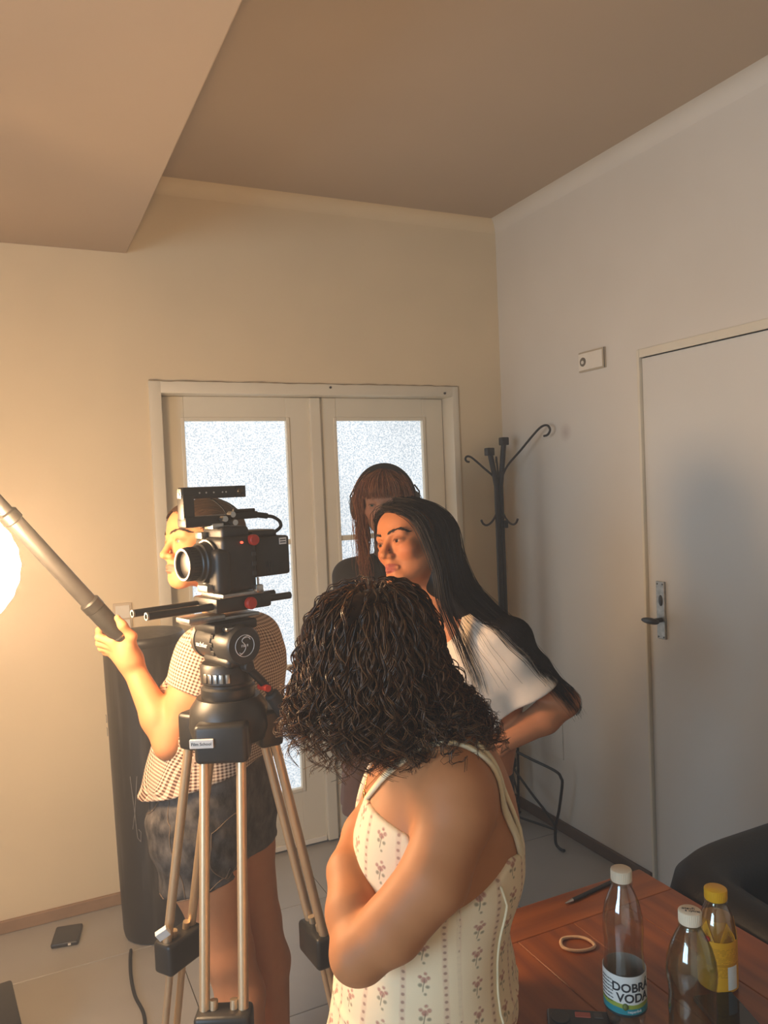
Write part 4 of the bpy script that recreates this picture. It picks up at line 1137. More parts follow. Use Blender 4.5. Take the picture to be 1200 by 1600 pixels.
# dress
d = Sdf(); curly_torso(d, .006)
d.chain([((.022, 1.175, .80), .146), ((-.035, 1.15, .64), .125), ((-.06, 1.13, .45), .135)], k=.05)
def wrinkle(P):
    z, a = P[:, 2], np.arctan2(P[:, 1] - 1.18, P[:, 0] - .03)
    sk = np.clip((.84 - z) / .1, 0, 1)
    return -.004 * sk * np.sin(a * 17 + np.sin(z * 9) * .8) - .0013 * np.sin(z * 62 + a * 5 + np.sin(a * 3) * 2) * np.clip((1.05 - z) / .2, 0, 1) - .004 * np.exp(-((z - .825) / .006) ** 2)
d.wave(wrinkle)
for vv, sg in ((1.02, -1), (1.34, 1)):                          # armhole lines under the arms and across the back
    nn = A_(-.30, sg * .42, .86)
    d.P.append(('i', .006, (lambda P, vv=vv, nn=nn: (P - A_(.13, vv, 1.052)) @ nn - 3.0 * np.clip(.035 - P[:, 0], 0, 1)), A_(.13, vv, 1.05), 1e9))
d.cut((-.06, 1.18, 1.150), (.35, 0, 1), k=.004)
d.ell((-.085, 1.18, 1.165), (.060, .050, .085), k=.004, op='s')  # V of the neckline
V, F = d.mesh(.0050, proj=1)
dress = Mat('floral_cotton', hx('#e9d3ad'), .8)
uvn = dress.node('ShaderNodeUVMap'); ux, uy, _ = dress.xyz(uvn.outputs[0])
wob = dress.noise(60, 2, uvn.outputs[0])
ux = ux + (wob - .5) * .003; uy2 = uy + (wob - .5) * .004
P_ = .052
sx_ = (ux / P_).fract() * P_ - P_ / 2                          # distance from a sprig column
stripe = ((ux / P_ + .5).fract() * P_ - P_ / 2).abs()
dots = ((stripe * stripe) + ((uy / .0105).fract() * .0105 - .00525) * ((uy / .0105).fract() * .0105 - .00525)).sqrt().soft(.0022, .0016)
band = stripe.soft(.0038, .002) * .28
colid = (ux / P_).floor()
yy = ((uy2 + colid * .0171) / .046).fract() * .046 - .023
def blob(cx_, cy2, r): return (((sx_ - cx_) * (sx_ - cx_)) + ((yy - cy2) * (yy - cy2))).sqrt().soft(r, .0022)
flower = blob(.000, .004, .0042).max(blob(.0055, .0075, .0028)).max(blob(-.005, .008, .0026)).max(blob(.002, .0135, .0022))
leaf_ = blob(-.0045, -.003, .0026).max(blob(.0045, -.005, .0024)).max(((sx_ - yy * .15).abs().soft(.0007, .0008)) * yy.soft(.004, .004) * (yy * -1.0).soft(.013, .003)).max(blob(.001, -.0165, .0018))
pet_n = dress.noise(420, 2, uvn.outputs[0])
cb_ = dress.mix(band, hx('#ecd0a8'), hx('#cc9078')); cb_ = dress.mix(dots * .7, cb_, hx('#8f5a4c'))
cb_ = dress.mix(flower * (pet_n + .35).sat() * .85, cb_, hx('#a85a50')); cb_ = dress.mix(leaf_ * .75, cb_, hx('#75664d'))
dress.base(cb_).bump(900, .25, .0008)
do = np_mesh('dress', V, F, dress, p1, True, O, None, cyl_uv(V, .04, 1.18, .135, math.pi * .55))
strap_m = Mat('strap_cotton', hx('#ecd6ae'), .8).vary(40, .12).bump(500, .3, .001)
skinS = s
def strap(pts, w, th=.0022, n=40):
    P = spline(pts, n); V_ = P.copy()
    for _ in range(4):
        dd, g = skinS.grad(V_); V_ = V_ - g * (dd - .004)[:, None]
    dd, g = skinS.grad(V_)
    T = np.gradient(V_, axis=0); T /= np.linalg.norm(T, axis=1, keepdims=True); B = np.cross(T, g); B /= np.linalg.norm(B, axis=1, keepdims=True)
    ww = w * (1 + .25 * np.sin(np.linspace(0, 9, n)))[:, None]
    rings = np.stack([V_ - B * ww - g * .003, V_ - B * ww + g * th, V_ + B * ww + g * th, V_ + B * ww - g * .003], 1)
    I = np.arange(n * 4).reshape(n, 4); F_ = np.stack([I[:-1], np.roll(I, -1, 1)[:-1], np.roll(I, -1, 1)[1:], I[1:]], -1).reshape(-1, 4)
    o = np_mesh('strap', rings.reshape(-1, 3), F_, strap_m, do, True, O); return o
strap([(.175, 1.09, 1.055), (.158, 1.065, 1.125), (.118, 1.062, 1.20), (.080, 1.068, 1.235), (.040, 1.085, 1.222), (-.01, 1.11, 1.180), (-.050, 1.125, 1.140)], .0048)
strap([(.178, 1.095, 1.055), (.170, 1.085, 1.11), (.140, 1.080, 1.175), (.095, 1.084, 1.228)], .004)
strap([(.178, 1.28, 1.055), (.158, 1.30, 1.125), (.118, 1.30, 1.20), (.080, 1.295, 1.235), (.040, 1.275, 1.222), (-.01, 1.25, 1.180), (-.050, 1.235, 1.140)], .0048)
zp = [(.118, 1.068, .80 + .245 * t) for t in np.linspace(0, 1, 30)]
zv = np.array(zp)
for _ in range(5):
    dd, g = d.grad(zv); zv = zv - g * (np.clip(dd, -.05, .05) - .0012)[:, None]
Vz, Fz = tubes(zv[None], np.full((1, 30), .0022), 6); np_mesh('zip_seam', Vz, Fz, strap_m, do, True, O)
gold = Mat('gold', (.8, .5, .15), .25, 1.0).vary(60, .1)
nk = empty('pendant_necklace'); nk.parent = p1
ch = snap_out(s, spline([(.0, 1.10, 1.255), (-.035, 1.125, 1.20), (-.062, 1.165, 1.150), (-.062, 1.19, 1.150), (-.04, 1.225, 1.20)], 40)[None], .002)
Vz, Fz = tubes(ch, np.full((1, 40), .0007), 5); np_mesh('chain', Vz, Fz, gold, nk, True, O)
pc = snap_out(s, np.array([[[-.066, 1.165, 1.146]]]).repeat(2, 1), .005)[0, 0] - O
MB().ball((0, 0, 0), (.0025, .0045, .0085), 16, 10).build('pendant', gold, nk, smooth=180, loc=(pc[0] * .93, pc[1] * .93 - .002, 1.08 + (pc[2] - 1.08) * .93 - .006))
# curly hair
rng = np.random.default_rng(11)
cap = Sdf().frame(HR1, HC1); cap.ell((0, .022, .032), (.077, .096, .080), k=.02); cap.ell((0, .04, -.02), (.066, .066, .072), k=.04); cap.cut((0, -.062, 0), (0, -1, -.25), k=.02)
cap.frame()
capm = cap.mesh(.006, proj=1)
def curly_hair(n, m, strands, loose=1.0):
    N = n
    u_ = rng.normal(size=(N * 5, 3)); u_ /= np.linalg.norm(u_, axis=1, keepdims=True)
    loc = u_ * A_(.078, .098, .084) + A_(0, .022, .034)
    ok = ~((loc[:, 1] < -.045) & (loc[:, 2] < .055)) & (loc[:, 2] > -.06)
    loc, u_ = loc[ok][:N], u_[ok][:N]; N = len(loc)
    p = loc @ HR1.T + HC1; nrm = u_ @ HR1.T
    side = np.clip((p[:, 0] - HC1[0]) / .09, -1, 1); dep = np.clip((p[:, 1] - HC1[1]) / .085, -1, 1)
    back = side > .35
    tgt = np.stack([np.where(back, .30 * side + .12, .12 * side - .05), .14 * dep, np.full(N, -1.0)], 1) + rng.normal(0, .07, (N, 3)) * loose
    zend = np.where(back, rng.uniform(1.225, 1.30, N), 1.208 + .055 * rng.random(N) ** 1.5 + .050 * np.clip(-side - .3, 0, 1))
    M0 = 64; step = .36 / M0; Q = [p.copy()]
    dirv = nrm * .45 + tgt * .7; dirv /= np.linalg.norm(dirv, axis=1, keepdims=True); cc_ = HC1 + HR1 @ A_(0, .024, .036); puff = rng.uniform(.3, 1.0, (N, 1))
    for i in range(1, M0):
        t = i / M0
        dirv = dirv * .80 + tgt * .20; dirv /= np.linalg.norm(dirv, axis=1, keepdims=True)
        p = p + dirv * step
        q = (p - cc_) @ HR1; e_ = q / A_(.088, .107, .093); r = np.linalg.norm(e_, axis=1, keepdims=True)
        lo_ = 1.0 + .17 * puff * min(t * 4, 1.0) * loose; q = np.where(r < lo_, q * lo_ / np.maximum(r, .3), q); 
        up = np.clip((p[:, 2:3] - cc_[2] + .03) / .04, 0, 1); hi_ = 1.19; q = np.where((r > hi_) & (up > 0), q * (1 + up * (hi_ / np.maximum(r, .3) - 1)), q)
        p = q @ HR1.T + cc_
        if i % 2 == 0:
            dsk = s(p); bad = dsk < .014                 # stay out of neck, shoulders and back
            if bad.any():
                dd, g = s.grad(p[bad]); p[bad] = p[bad] + g * (.014 - dd)[:, None]
        Q.append(p.copy())
    C = np.stack(Q, 1)
    below = C[:, :, 2] < zend[:, None]; end = np.where(below.any(1), below.argmax(1), M0 - 1); end = np.maximum(end, 12)
    q = np.linspace(0, 1, m)[None] * end[:, None]; a = np.minimum(q.astype(int), M0 - 2); fr = (q - a)[..., None]; ii = np.arange(N)[:, None]
    C = C[ii, a] * (1 - fr) + C[ii, a + 1] * fr
    T = np.gradient(C, axis=1); T /= np.maximum(np.linalg.norm(T, axis=2, keepdims=True), 1e-9)
    ref = rng.normal(size=(N, 1, 3)); A1 = np.cross(T, ref); A1 /= np.linalg.norm(A1, axis=2, keepdims=True); B1 = np.cross(T, A1)
    tt = np.linspace(0, 1, m)[None, :]; out = []
    turns = end[:, None] * step / rng.uniform(.036, .070, (N, 1)); hand = np.where(rng.random((N, 1)) < .5, -1, 1); ph0 = rng.uniform(0, 6.28, (N, 1)); amp = rng.uniform(.0050, .0130, (N, 1)) * loose
    for k in range(strands):
        dph = rng.normal(0, .20, (N, 1)); da = rng.uniform(.82, 1.18, (N, 1)); off = rng.normal(0, .0012, (N, 1, 3))
        ph_a = hand * (turns * 2 * np.pi * tt ** 1.15) + ph0 + dph
        a = amp * da * (.12 + .70 * tt + .75 * tt ** 3)
        out.append(C + off + A1 * (a * np.cos(ph_a))[..., None] + B1 * (a * np.sin(ph_a))[..., None])
    return out
sets = curly_hair(680, 56, 4)
fz = curly_hair(170, 56, 1, 1.15); sets += fz
curl_m = hair_mat('curly_brown_hair', (.018, .0080, .0040), (.20, .085, .030), .38, .35, .22)
ho1 = strands_obj('hair', sets, curl_m, p1, O, rng, .00105, 3, capm)
ho1['kind'] = 'stuff'

FIT[:] = [1.0, 0.0]
# ---- 2. woman in the white T-shirt, leaning in with her hand on her hip
O = A_(.18, 2.09, 0); p2 = person(.18, 2.09, 'woman with long straight black hair and white T-shirt, hand on hip')
HC2 = A_(.067, 2.062, 1.452); HR2 = rotm(math.radians(47), math.radians(4), math.radians(13))
axs = A_(.79, -.61, 0)
def ts_torso(s, o=0.0):
    c = [(A_(.150, 2.12, .80), .070, .108), (A_(.185, 2.11, .93), .045, .098), (A_(.190, 2.10, 1.05), .060, .104), (A_(.185, 2.10, 1.14), .075, .086), (A_(.180, 2.10, 1.195), .080, .058)]
    for sg in (-1, 1): s.chain([(p + axs * w * sg, r + o) for p, w, r in c], k=.05)
    for sg in (-1, 1): s.ell(A_(.130, 2.04, 1.07) + axs * .062 * sg, (.058 + o, .058 + o, .060 + o), k=.04)
s = Sdf(); ts_torso(s)
s.chain([((.165, 2.10, 1.22), .062), ((.135, 2.10, 1.275), .050), (tuple(HC2 + A_(.030, .020, -.075)), .048), (tuple(HC2 + A_(.015, .01, -.02)), .045)], k=.03)
SH, EL, WR = A_(.292, 2.005, 1.178), A_(.448, 2.015, 1.022), A_(.262, 1.965, .935)
s.cone((.19, 2.08, 1.20), tuple(SH), .050, .049, k=.04)
s.chain([(tuple(SH), .050), (tuple(SH * .5 + EL * .5 + A_(0, 0, -.008)), .043), (tuple(EL), .036)], k=.02)
s.chain([(tuple(EL), .036), (tuple(EL * .68 + WR * .32 + A_(0, 0, -.006)), .040), (tuple(WR), .026)], k=.014)
add_hand(s, WR, (-.8, .2, -.35), (-.1, 1, .1), 1, .3)
SR = A_(.07, 2.185, 1.185); s.cone((.16, 2.12, 1.20), tuple(SR), .050, .049, k=.04)
s.chain([(tuple(SR), .048), ((.03, 2.24, 1.04), .043), ((.05, 2.25, .93), .036), ((.07, 2.10, .90), .026)], k=.02); add_hand(s, (.075, 2.09, .90), (.3, -.7, -.3), (.9, .3, 0), -1, .4)
for sg in (-1, 1):
    h_ = A_(.150, 2.12, .80) + axs * .075 * sg
    s.chain([(tuple(h_), .088), ((h_[0] - .02, h_[1], .46), .060), ((h_[0] - .02, h_[1] + .01, .32), .055), ((h_[0] - .02, h_[1] + .02, .09), .036), ((h_[0] - .02, h_[1] + .01, .045), .038), ((h_[0] - .10, h_[1] - .09, .03), .028)], k=.02)
add_head(s, HC2, HR2, ears=False)
fb = (HC2 - .135, HC2 + A_(.10, .10, .13))
V, F = s.mesh(.005, [(HC2 + A_(-.135, -.135, -.135), HC2 + A_(.06, .09, .10), .0021), ((.235, 1.9, .87), (.52, 2.1, 1.16), .0034)])
body2 = np_mesh('body', V, F, skin, p2, True, O, head_color(V, HC2, HR2, hx('#b8764e'), hx('#a3564a'), .5, .55))
bp = add_eyes(body2, O, HC2, HR2, hx('#2a1409'), (math.radians(10), math.radians(2)), 1.0)
bp = snap_out(s, bp @ HR2.T + HC2, .0010)
Vb, Fb = tubes(bp, np.full(bp.shape[:2], .00046), 3); np_mesh('eyebrow', Vb, Fb, Mat('brow_black', (.008, .005, .004), .6).vary(50, .2), body2, True, O)
# T-shirt
t = Sdf(); ts_torso(t, .011)
t.cone((.19, 2.08, 1.185), tuple(SH), .066, .068, k=.04); t.cone((.16, 2.12, 1.185), tuple(SR), .066, .066, k=.04)
HM = A_(.366, 2.005, 1.055)
t.cone(tuple(SH), tuple(HM + (HM - SH) * .35), .066, .074, k=.03)
t.cone(tuple(SR), (.045, 2.215, 1.06), .066, .072, k=.03)
def shirt_fold(P):
    q = P - SH
    return -.0028 * np.sin(q @ A_(38, 10, -52) + 2 * np.sin(q @ A_(9, 3, 14))) - .0018 * np.sin(q @ A_(-20, 30, 70))
t.wave(shirt_fold)
hn = (HM - SH) / np.linalg.norm(HM - SH); hn = hn + A_(.10, 0, -.25); hn /= np.linalg.norm(hn)
tb_ = Sdf(); 
t.cut((.1, 2.1, .865), (0, 0, -1), k=.004)
class SleeveCut:
    pass
def sleeve(P):            # only the arm side of the shirt ends at the sleeve hem
    return (P - HM) @ hn
base_raw = t.raw
t.P.append(('i', .004, lambda P: np.where((P - SH) @ A_(.8, -.2, -.2) > .028, sleeve(P), -1.0), HM, 1e9))
t.cone(tuple(HM - hn * .018), tuple(HM + hn * .08), .060, .071, k=.003, op='s')
t.ell((.128, 2.055, 1.238), (.066, .070, .058), k=.006, op='s')
t.ell((.112, 2.030, 1.200), (.024, .045, .060), k=.006, op='s')
V, F = t.mesh(.0045)
shirt_m = Mat('white_jersey', hx('#dcc9b4'), .85).vary(30, .06).bump(600, .25, .0008)
np_mesh('t_shirt', V, F, shirt_m, p2, True, O)
# dark trousers
w_ = Sdf()
for sg in (-1, 1):
    h_ = A_(.150, 2.12, .80) + axs * .075 * sg
    w_.chain([(tuple(h_ + A_(0, 0, .08)), .092), (tuple(h_), .100), ((h_[0] - .02, h_[1], .46), .075), ((h_[0] - .02, h_[1] + .02, .10), .062)], k=.03)
w_.cut((0, 0, .895), (0, 0, 1)); V, F = w_.mesh(.007, proj=1)
np_mesh('trousers', V, F, Mat('black_twill', (.012, .012, .014), .8).vary(30, .2).bump(300, .2, .001), p2, True, O)
# long hair
rng = np.random.default_rng(5)
cap = Sdf().frame(HR2, HC2); cap.ell((0, .024, .030), (.081, .100, .081), k=.02); cap.cone((0, .058, .0), (.012, .075, -.10), .075, .060, k=.05)
cap.P.append(('s', .012, (lambda P, R=HR2, c=HC2: np.maximum((lambda q: np.maximum(q[:, 1] + .020 - .55 * np.abs(q[:, 0]) , q[:, 2] - .066))((P - c) @ R), -1)), HC2, 1e9))
cap.frame(); cap.chain([((.150, 2.10, 1.36), .062), ((.205, 2.08, 1.28), .050), ((.262, 2.06, 1.20), .034), ((.33, 2.04, 1.13), .018)], k=.04)
capm = cap.mesh(.005, proj=1)
HL = lambda x, y, z: HR2 @ A_(x, y, z) + HC2
part = [HL(-.012, -.064, .088), HL(-.010, -.02, .111), HL(-.006, .03, .114)]
near = [ # guides from the parting over the near side of the head, front to back
 [part[0], HL(.040, -.070, .070), HL(.076, -.050, .030), (.118, 1.962, 1.400), (.128, 1.955, 1.310), (.160, 1.950, 1.215), (.190, 1.945, 1.110), (.203, 1.94, 1.020)],
 [part[0], HL(.050, -.048, .077), HL(.086, -.022, .030), (.140, 1.972, 1.390), (.152, 1.960, 1.300), (.182, 1.955, 1.220), (.222, 1.945, 1.130), (.238, 1.94, 1.060)],
 [part[1], HL(.055, -.005, .084), HL(.093, .015, .030), (.165, 1.992, 1.390), (.185, 1.985, 1.305), (.272, 1.970, 1.228), (.366, 1.955, 1.128), (.458, 1.965, 1.015)],
 [part[1], HL(.050, .040, .084), HL(.088, .065, .030), (.185, 2.020, 1.395), (.212, 2.020, 1.315), (.282, 1.985, 1.240), (.378, 1.965, 1.128), (.470, 1.985, 1.000)],
 [part[2], HL(.030, .085, .086), HL(.060, .110, .030), (.196, 2.060, 1.410), (.228, 2.060, 1.330), (.290, 2.020, 1.252), (.392, 1.990, 1.130), (.486, 2.010, .985)],
 [part[2], HL(.0, .105, .080), HL(.010, .130, .030), (.185, 2.100, 1.410), (.222, 2.095, 1.320), (.300, 2.050, 1.240), (.392, 2.02, 1.122), (.476, 2.02, .990)]]
far = [[part[0], HL(-.050, -.070, .076), HL(-.080, -.045, .025), HL(-.088, -.03, -.05), (.02, 2.15, 1.28), (.03, 2.16, 1.15)],
 [part[1], HL(-.065, .0, .090), HL(-.093, .02, .025), HL(-.092, .03, -.06), (.06, 2.18, 1.27), (.08, 2.20, 1.12)],
 [part[2], HL(-.035, .085, .085), HL(-.060, .105, .025), HL(-.06, .11, -.06), (.13, 2.17, 1.28), (.17, 2.19, 1.10)]]
def clear(P, S_, off=.004):
    n, m, _ = P.shape; V_ = P.reshape(-1, 3); dd = S_(V_); bad = dd < off
    for _ in range(2):
        if bad.any():
            e, g = S_.grad(V_[bad]); V_[bad] += g * np.clip(off - e, 0, .04)[:, None]
    return V_.reshape(n, m, 3)
cl2 = lambda P: clear(clear(P, s), t, .005)
sets = [cl2(sheet(near[2:], 1000, 40, rng, .0045, grow=.5, uneven=.30)), cl2(sheet(near[:2], 95, 40, rng, .0045, grow=.5, uneven=.3)), cl2(sheet(near[1:3], 12, 40, rng, .004, grow=.4, uneven=.3)), sheet(far, 260, 30, rng, .005, grow=.8, uneven=.2), cl2(sheet(near[1:5], 12, 40, rng, .005, grow=.9, curl=.004, uneven=.3))]
blk = hair_mat('straight_black_hair', (.0050, .0034, .0028), (.022, .013, .009), .40, .22)
ho2 = strands_obj('hair', sets, blk, p2, O, rng, .00085, 3, capm); ho2['kind'] = 'stuff'

# ---- 3. sound recordist with headphones at the back
O = A_(.012, 2.86, 0); p3 = person(.012, 2.86, 'woman with auburn fringe wearing headphones and a black top at the back')
HC3 = A_(.004, 2.845, 1.543); HR3 = rotm(math.radians(11), math.radians(-3), math.radians(2))
s = Sdf()
def hp_torso(s, o=0.0):
    for sg in (-1, 1): s.chain([((.012 + sg * .075, 2.88, .82), .095 + o), ((.012 + sg * .055, 2.88, .98), .080 + o), ((.012 + sg * .070, 2.88, 1.16), .088 + o), ((.012 + sg * .085, 2.88, 1.27), .060 + o)], k=.05)
hp_torso(s); s.cone((.012, 2.88, 1.30), tuple(HC3 + A_(0, .03, -.07)), .052, .046, k=.03)
for sg in (-1, 1):
    s.cone((.012, 2.88, 1.30), (.012 + sg * .145, 2.88, 1.275), .045, .046, k=.04)
    s.chain([((.012 + sg * .147, 2.88, 1.27), .047), ((.012 + sg * .175, 2.88, 1.0), .038), ((.012 + sg * .09, 2.74, .90), .028)], k=.02)
    add_hand(s, (.012 + sg * .085, 2.735, .90), (-sg * .6, -.5, 0), (0, .2, 1), -sg, .5)
    s.chain([((.012 + sg * .08, 2.88, .80), .088), ((.012 + sg * .08, 2.87, .46), .058), ((.012 + sg * .08, 2.89, .30), .052), ((.012 + sg * .08, 2.89, .09), .036), ((.012 + sg * .08, 2.88, .045), .037), ((.012 + sg * .085, 2.77, .03), .028)], k=.02)
add_head(s, HC3, HR3, ears=False)
V, F = s.mesh(.007, [(HC3 - A_(.10, .13, .14), HC3 + A_(.10, .05, .09), .0026)])
body3 = np_mesh('body', V, F, skin, p3, True, O, head_color(V, HC3, HR3, hx('#b98a72'), hx('#9a5a50')))
bp = add_eyes(body3, O, HC3, HR3, hx('#5a6a62'), (0, 0), None)
MB().ball((0, 0, 0), .0022, 12, 8).build('nose_ring', steel, body3, smooth=180, loc=tuple(HR3 @ A_(.013, -.1005, -.040) + HC3 - O))
t = Sdf(); hp_torso(t, .012)
for sg in (-1, 1): t.cone((.012, 2.88, 1.30), (.012 + sg * .145, 2.88, 1.275), .056, .060, k=.04); t.chain([((.012 + sg * .147, 2.88, 1.27), .060), ((.012 + sg * .177, 2.88, 1.0), .050), ((.012 + sg * .10, 2.76, .905), .036)], k=.03)
t.cut((0, 0, .86), (0, 0, -1)); V, F = t.mesh(.007, proj=1)
np_mesh('black_top', V, F, Mat('black_cotton', (.012, .012, .013), .85).vary(30, .2).bump(400, .2, .001), p3, True, O)
t = Sdf(); t.chain([((.012, 2.88, .93), .125), ((.012, 2.88, .80), .175), ((.012, 2.88, .44), .215)], k=.04)
t.wave(lambda P: -.006 * np.sin(np.arctan2(P[:, 1] - 2.88, P[:, 0] - .012) * 13) * np.clip((.9 - P[:, 2]) / .2, 0, 1))
t.cut((0, 0, .97), (0, 0, 1)); t.cut((0, 0, .42), (0, 0, -1)); V, F = t.mesh(.008, proj=1)
np_mesh('skirt', V, F, Mat('mauve_cotton', hx('#8d7068'), .85).vary(20, .1).bump(300, .2, .001), p3, True, O)
rng = np.random.default_rng(7)
HL = lambda x, y, z: HR3 @ A_(x, y, z) + HC3
cap = Sdf().frame(HR3, HC3); cap.ell((0, .022, .031), (.080, .099, .081), k=.02); cap.cone((0, .05, 0), (0, .06, -.12), .078, .060, k=.04)
cap.P.append(('s', .01, (lambda P, R=HR3, c=HC3: np.maximum((lambda q: np.maximum(q[:, 1] + .015, q[:, 2] - .055))((P - c) @ R), -1)), HC3, 1e9)); cap.frame()
capm = cap.mesh(.006, proj=1)
crown = HL(0, .02, .114)
fringe = [[crown + HR3 @ A_(x * .3, -.02, 0), HL(x * .75, -.068, .089), HL(x * .98, -.100 + abs(x) * .35, .062), HL(x * 1.05, -.110 + abs(x) * .50, .040), HL(x * 1.07, -.108 + abs(x) * .55, .021)] for x in np.linspace(-.066, .066, 9)]
sides = []
for sg in (-1, 1):
    for y in (-.030, -.008, .02, .055): sides.append([crown, HL(sg * .060, y * .8, .083), HL(sg * .088, y - .005, .03), HL(sg * .088, y - .015, -.05), HL(sg * .085, y - .035, -.13), HL(sg * (.080 + y * .3), y - .06, -.22), HL(sg * .075, y - .07, -.30)])
sets = [sheet(fringe, 330, 22, rng, .003, grow=.4, uneven=.12), sheet(sides[:4], 330, 34, rng, .007, grow=1.0, curl=.006, uneven=.25), sheet(sides[4:], 330, 34, rng, .007, grow=1.0, curl=.006, uneven=.25)]
aub = hair_mat('auburn_hair', (.14, .040, .017), (.45, .18, .080), .42, .4)
ho3 = strands_obj('hair', sets, aub, p3, O, rng, .0012, 3, capm); ho3['kind'] = 'stuff'
band_m = Mat('matt_black_vinyl', (.008, .008, .008), .75, Specular_IOR_Level=.2).vary(30, .2)
hpn = empty('headphones', stage(HC3[0], HC3[1], HC3[2]), -YAW, 'black over-ear headphones worn by the woman at the back', 'headphones')
Rm = Matrix(HR3.tolist()).to_4x4()
def hpart(b, name, mat, par=hpn): bmesh.ops.transform(b.bm, matrix=Rm, verts=b.bm.verts); return b.build(name, mat, par, smooth=50)
arc = [(.112 * math.cos(a), .006, -.004 + .136 * math.sin(a)) for a in np.linspace(-.05, math.pi + .05, 36)]
b = MB(); A = []
for i, p in enumerate(arc):
    t_ = Vector(arc[min(i + 1, 35)]) - Vector(arc[max(i - 1, 0)]); n_ = Vector((t_.z, 0, -t_.x)).normalized(); p = Vector(p); th = .0045 + .0045 * math.sin(math.pi * i / 35)
    A.append([b.bm.verts.new(p + n_ * x * th + Vector((0, y, 0))) for x, y in ((-1, -.014), (1, -.014), (1, .014), (-1, .014))])
for P0, P1 in zip(A[:-1], A[1:]):
    for k in range(4): b.bm.faces.new((P0[k], P0[(k + 1) % 4], P1[(k + 1) % 4], P1[k]))
b.bm.faces.new(A[0]); b.bm.faces.new(list(reversed(A[-1]))); hpart(b, 'headband', band_m)
for sg in (-1, 1):
    hpart(MB().ball((sg * .116, .008, -.014), (.016, .036, .045), 24, 14), 'ear_cup', black_plastic)
    hpart(MB().ball((sg * .102, .006, -.014), (.014, .034, .041), 24, 14), 'ear_cushion', Mat('grey_cushion', (.16, .15, .14), .7).vary(30, .2))
    hpart(MB().tube([(sg * .126, .008, -.01), (sg * .128, .008, .03), (sg * .112, .008, .055)], .003, n=8), 'yoke', black_metal)
    hpart(MB().tube(smooth_pts([(sg * .110, .010, .035), (sg * .128, .004, .020), (sg * .134, .004, .004), (sg * .120, .008, -.01)], 5), .0012, n=6), 'wire', black_rubber)

# ---- 4. boom operator in the gingham blouse and denim shorts
O = A_(-.44, 2.0, 0); p4 = person(-.44, 2.0, 'woman in gingham blouse and dark denim shorts holding up the boom pole')
HC4 = A_(-.468, 2.005, 1.480); HR4 = rotm(math.radians(50), math.radians(4), math.radians(8))
s = Sdf()
ax4 = A_(.35, .937, 0)          # from near shoulder to far shoulder
def gi_torso(s, o=0.0):
    c = [(A_(-.470, 2.0, .80), .072, .108), (A_(-.452, 2.0, .93), .048, .090), (A_(-.425, 2.0, 1.06), .058, .096), (A_(-.405, 2.0, 1.15), .072, .082), (A_(-.400, 2.0, 1.215), .080, .055)]
    for sg in (-1, 1): s.chain([(p + ax4 * w * sg, r + o) for p, w, r in c], k=.05)
    for sg in (-1, 1): s.ell(A_(-.495, 2.02, 1.09) + ax4 * .06 * sg, (.055 + o, .058 + o, .058 + o), k=.04)
gi_torso(s)
s.chain([((-.405, 2.0, 1.235), .056), ((-.42, 2.0, 1.30), .047), (tuple(HC4 + A_(.030, .02, -.07)), .046)], k=.03)
SH, EL, WR = A_(-.452, 1.905, 1.205), A_(-.535, 1.865, 1.005), A_(-.634, 1.925, 1.178)
s.cone((-.405, 1.985, 1.225), tuple(SH), .048, .046, k=.04)
s.chain([(tuple(SH), .048), (tuple(SH * .5 + EL * .5), .046), (tuple(EL), .038)], k=.02)
s.chain([(tuple(EL), .038), (tuple(EL * .66 + WR * .34), .039), (tuple(WR), .0255)], k=.014)
s.cone((-.400, 2.02, 1.225), (-.362, 2.10, 1.205), .048, .046, k=.04)
s.chain([((-.362, 2.10, 1.20), .046), ((-.36, 2.17, 1.0), .038), ((-.43, 2.15, .82), .028)], k=.02); add_hand(s, (-.433, 2.148, .81), (-.2, -.1, -1), (.2, -1, 0), 1, .3)
# gripping hand: palm under the pole, fingers round its left side, thumb up along the right
Wv = [A_(*x) for x in ((-.634, 1.925, 1.178), (-.658, 1.928, 1.222), (-.676, 1.905, 1.250))]
s.cone(Wv[0], (-.645, 1.922, 1.205), .0255, .027, k=.014)
s.cone((-.640, 1.918, 1.200), (-.672, 1.905, 1.248), .025, .017, k=.02); s.cone((-.645, 1.930, 1.198), (-.684, 1.925, 1.222), .024, .015, k=.02); s.cone((-.636, 1.915, 1.205), (-.634, 1.905, 1.240), .022, .016, k=.02)
for P in ([(-.674, 1.900, 1.249), (-.706, 1.902, 1.262), (-.715, 1.930, 1.274), (-.700, 1.952, 1.285)],
          [(-.679, 1.906, 1.238), (-.710, 1.914, 1.245), (-.716, 1.944, 1.254), (-.698, 1.964, 1.262)],
          [(-.683, 1.915, 1.227), (-.710, 1.928, 1.230), (-.712, 1.957, 1.236), (-.692, 1.972, 1.244)],
          [(-.684, 1.926, 1.217), (-.706, 1.944, 1.217), (-.704, 1.968, 1.222), (-.686, 1.978, 1.229)]):
    s.chain(list(zip(P, (.0105, .0092, .0085, .0072))), k=.005)
s.chain([((-.636, 1.908, 1.222), .0150), ((-.624, 1.893, 1.262), .0115), ((-.640, 1.880, 1.292), .0098), ((-.650, 1.876, 1.311), .0075)], k=.010)
for (u0, v0), (u1, v1), (u2, v2) in (((-.500, 1.935), (-.438, 1.935), (-.392, 1.965)), ((-.450, 2.065), (-.388, 2.075), (-.352, 2.105))):
    s.chain([((u0, v0, .80), .095), ((u0 * .62 + u1 * .38, v0 * .6 + v1 * .4, .66), .094), ((u1, v1, .45), .062), ((u1 * .7 + u2 * .3 + .012, v1 * .7 + v2 * .3, .33), .058), ((u2, v2, .09), .034), ((u2, v2, .045), .037), ((u2 - .115, v2 + .02, .03), .028)], k=.022)
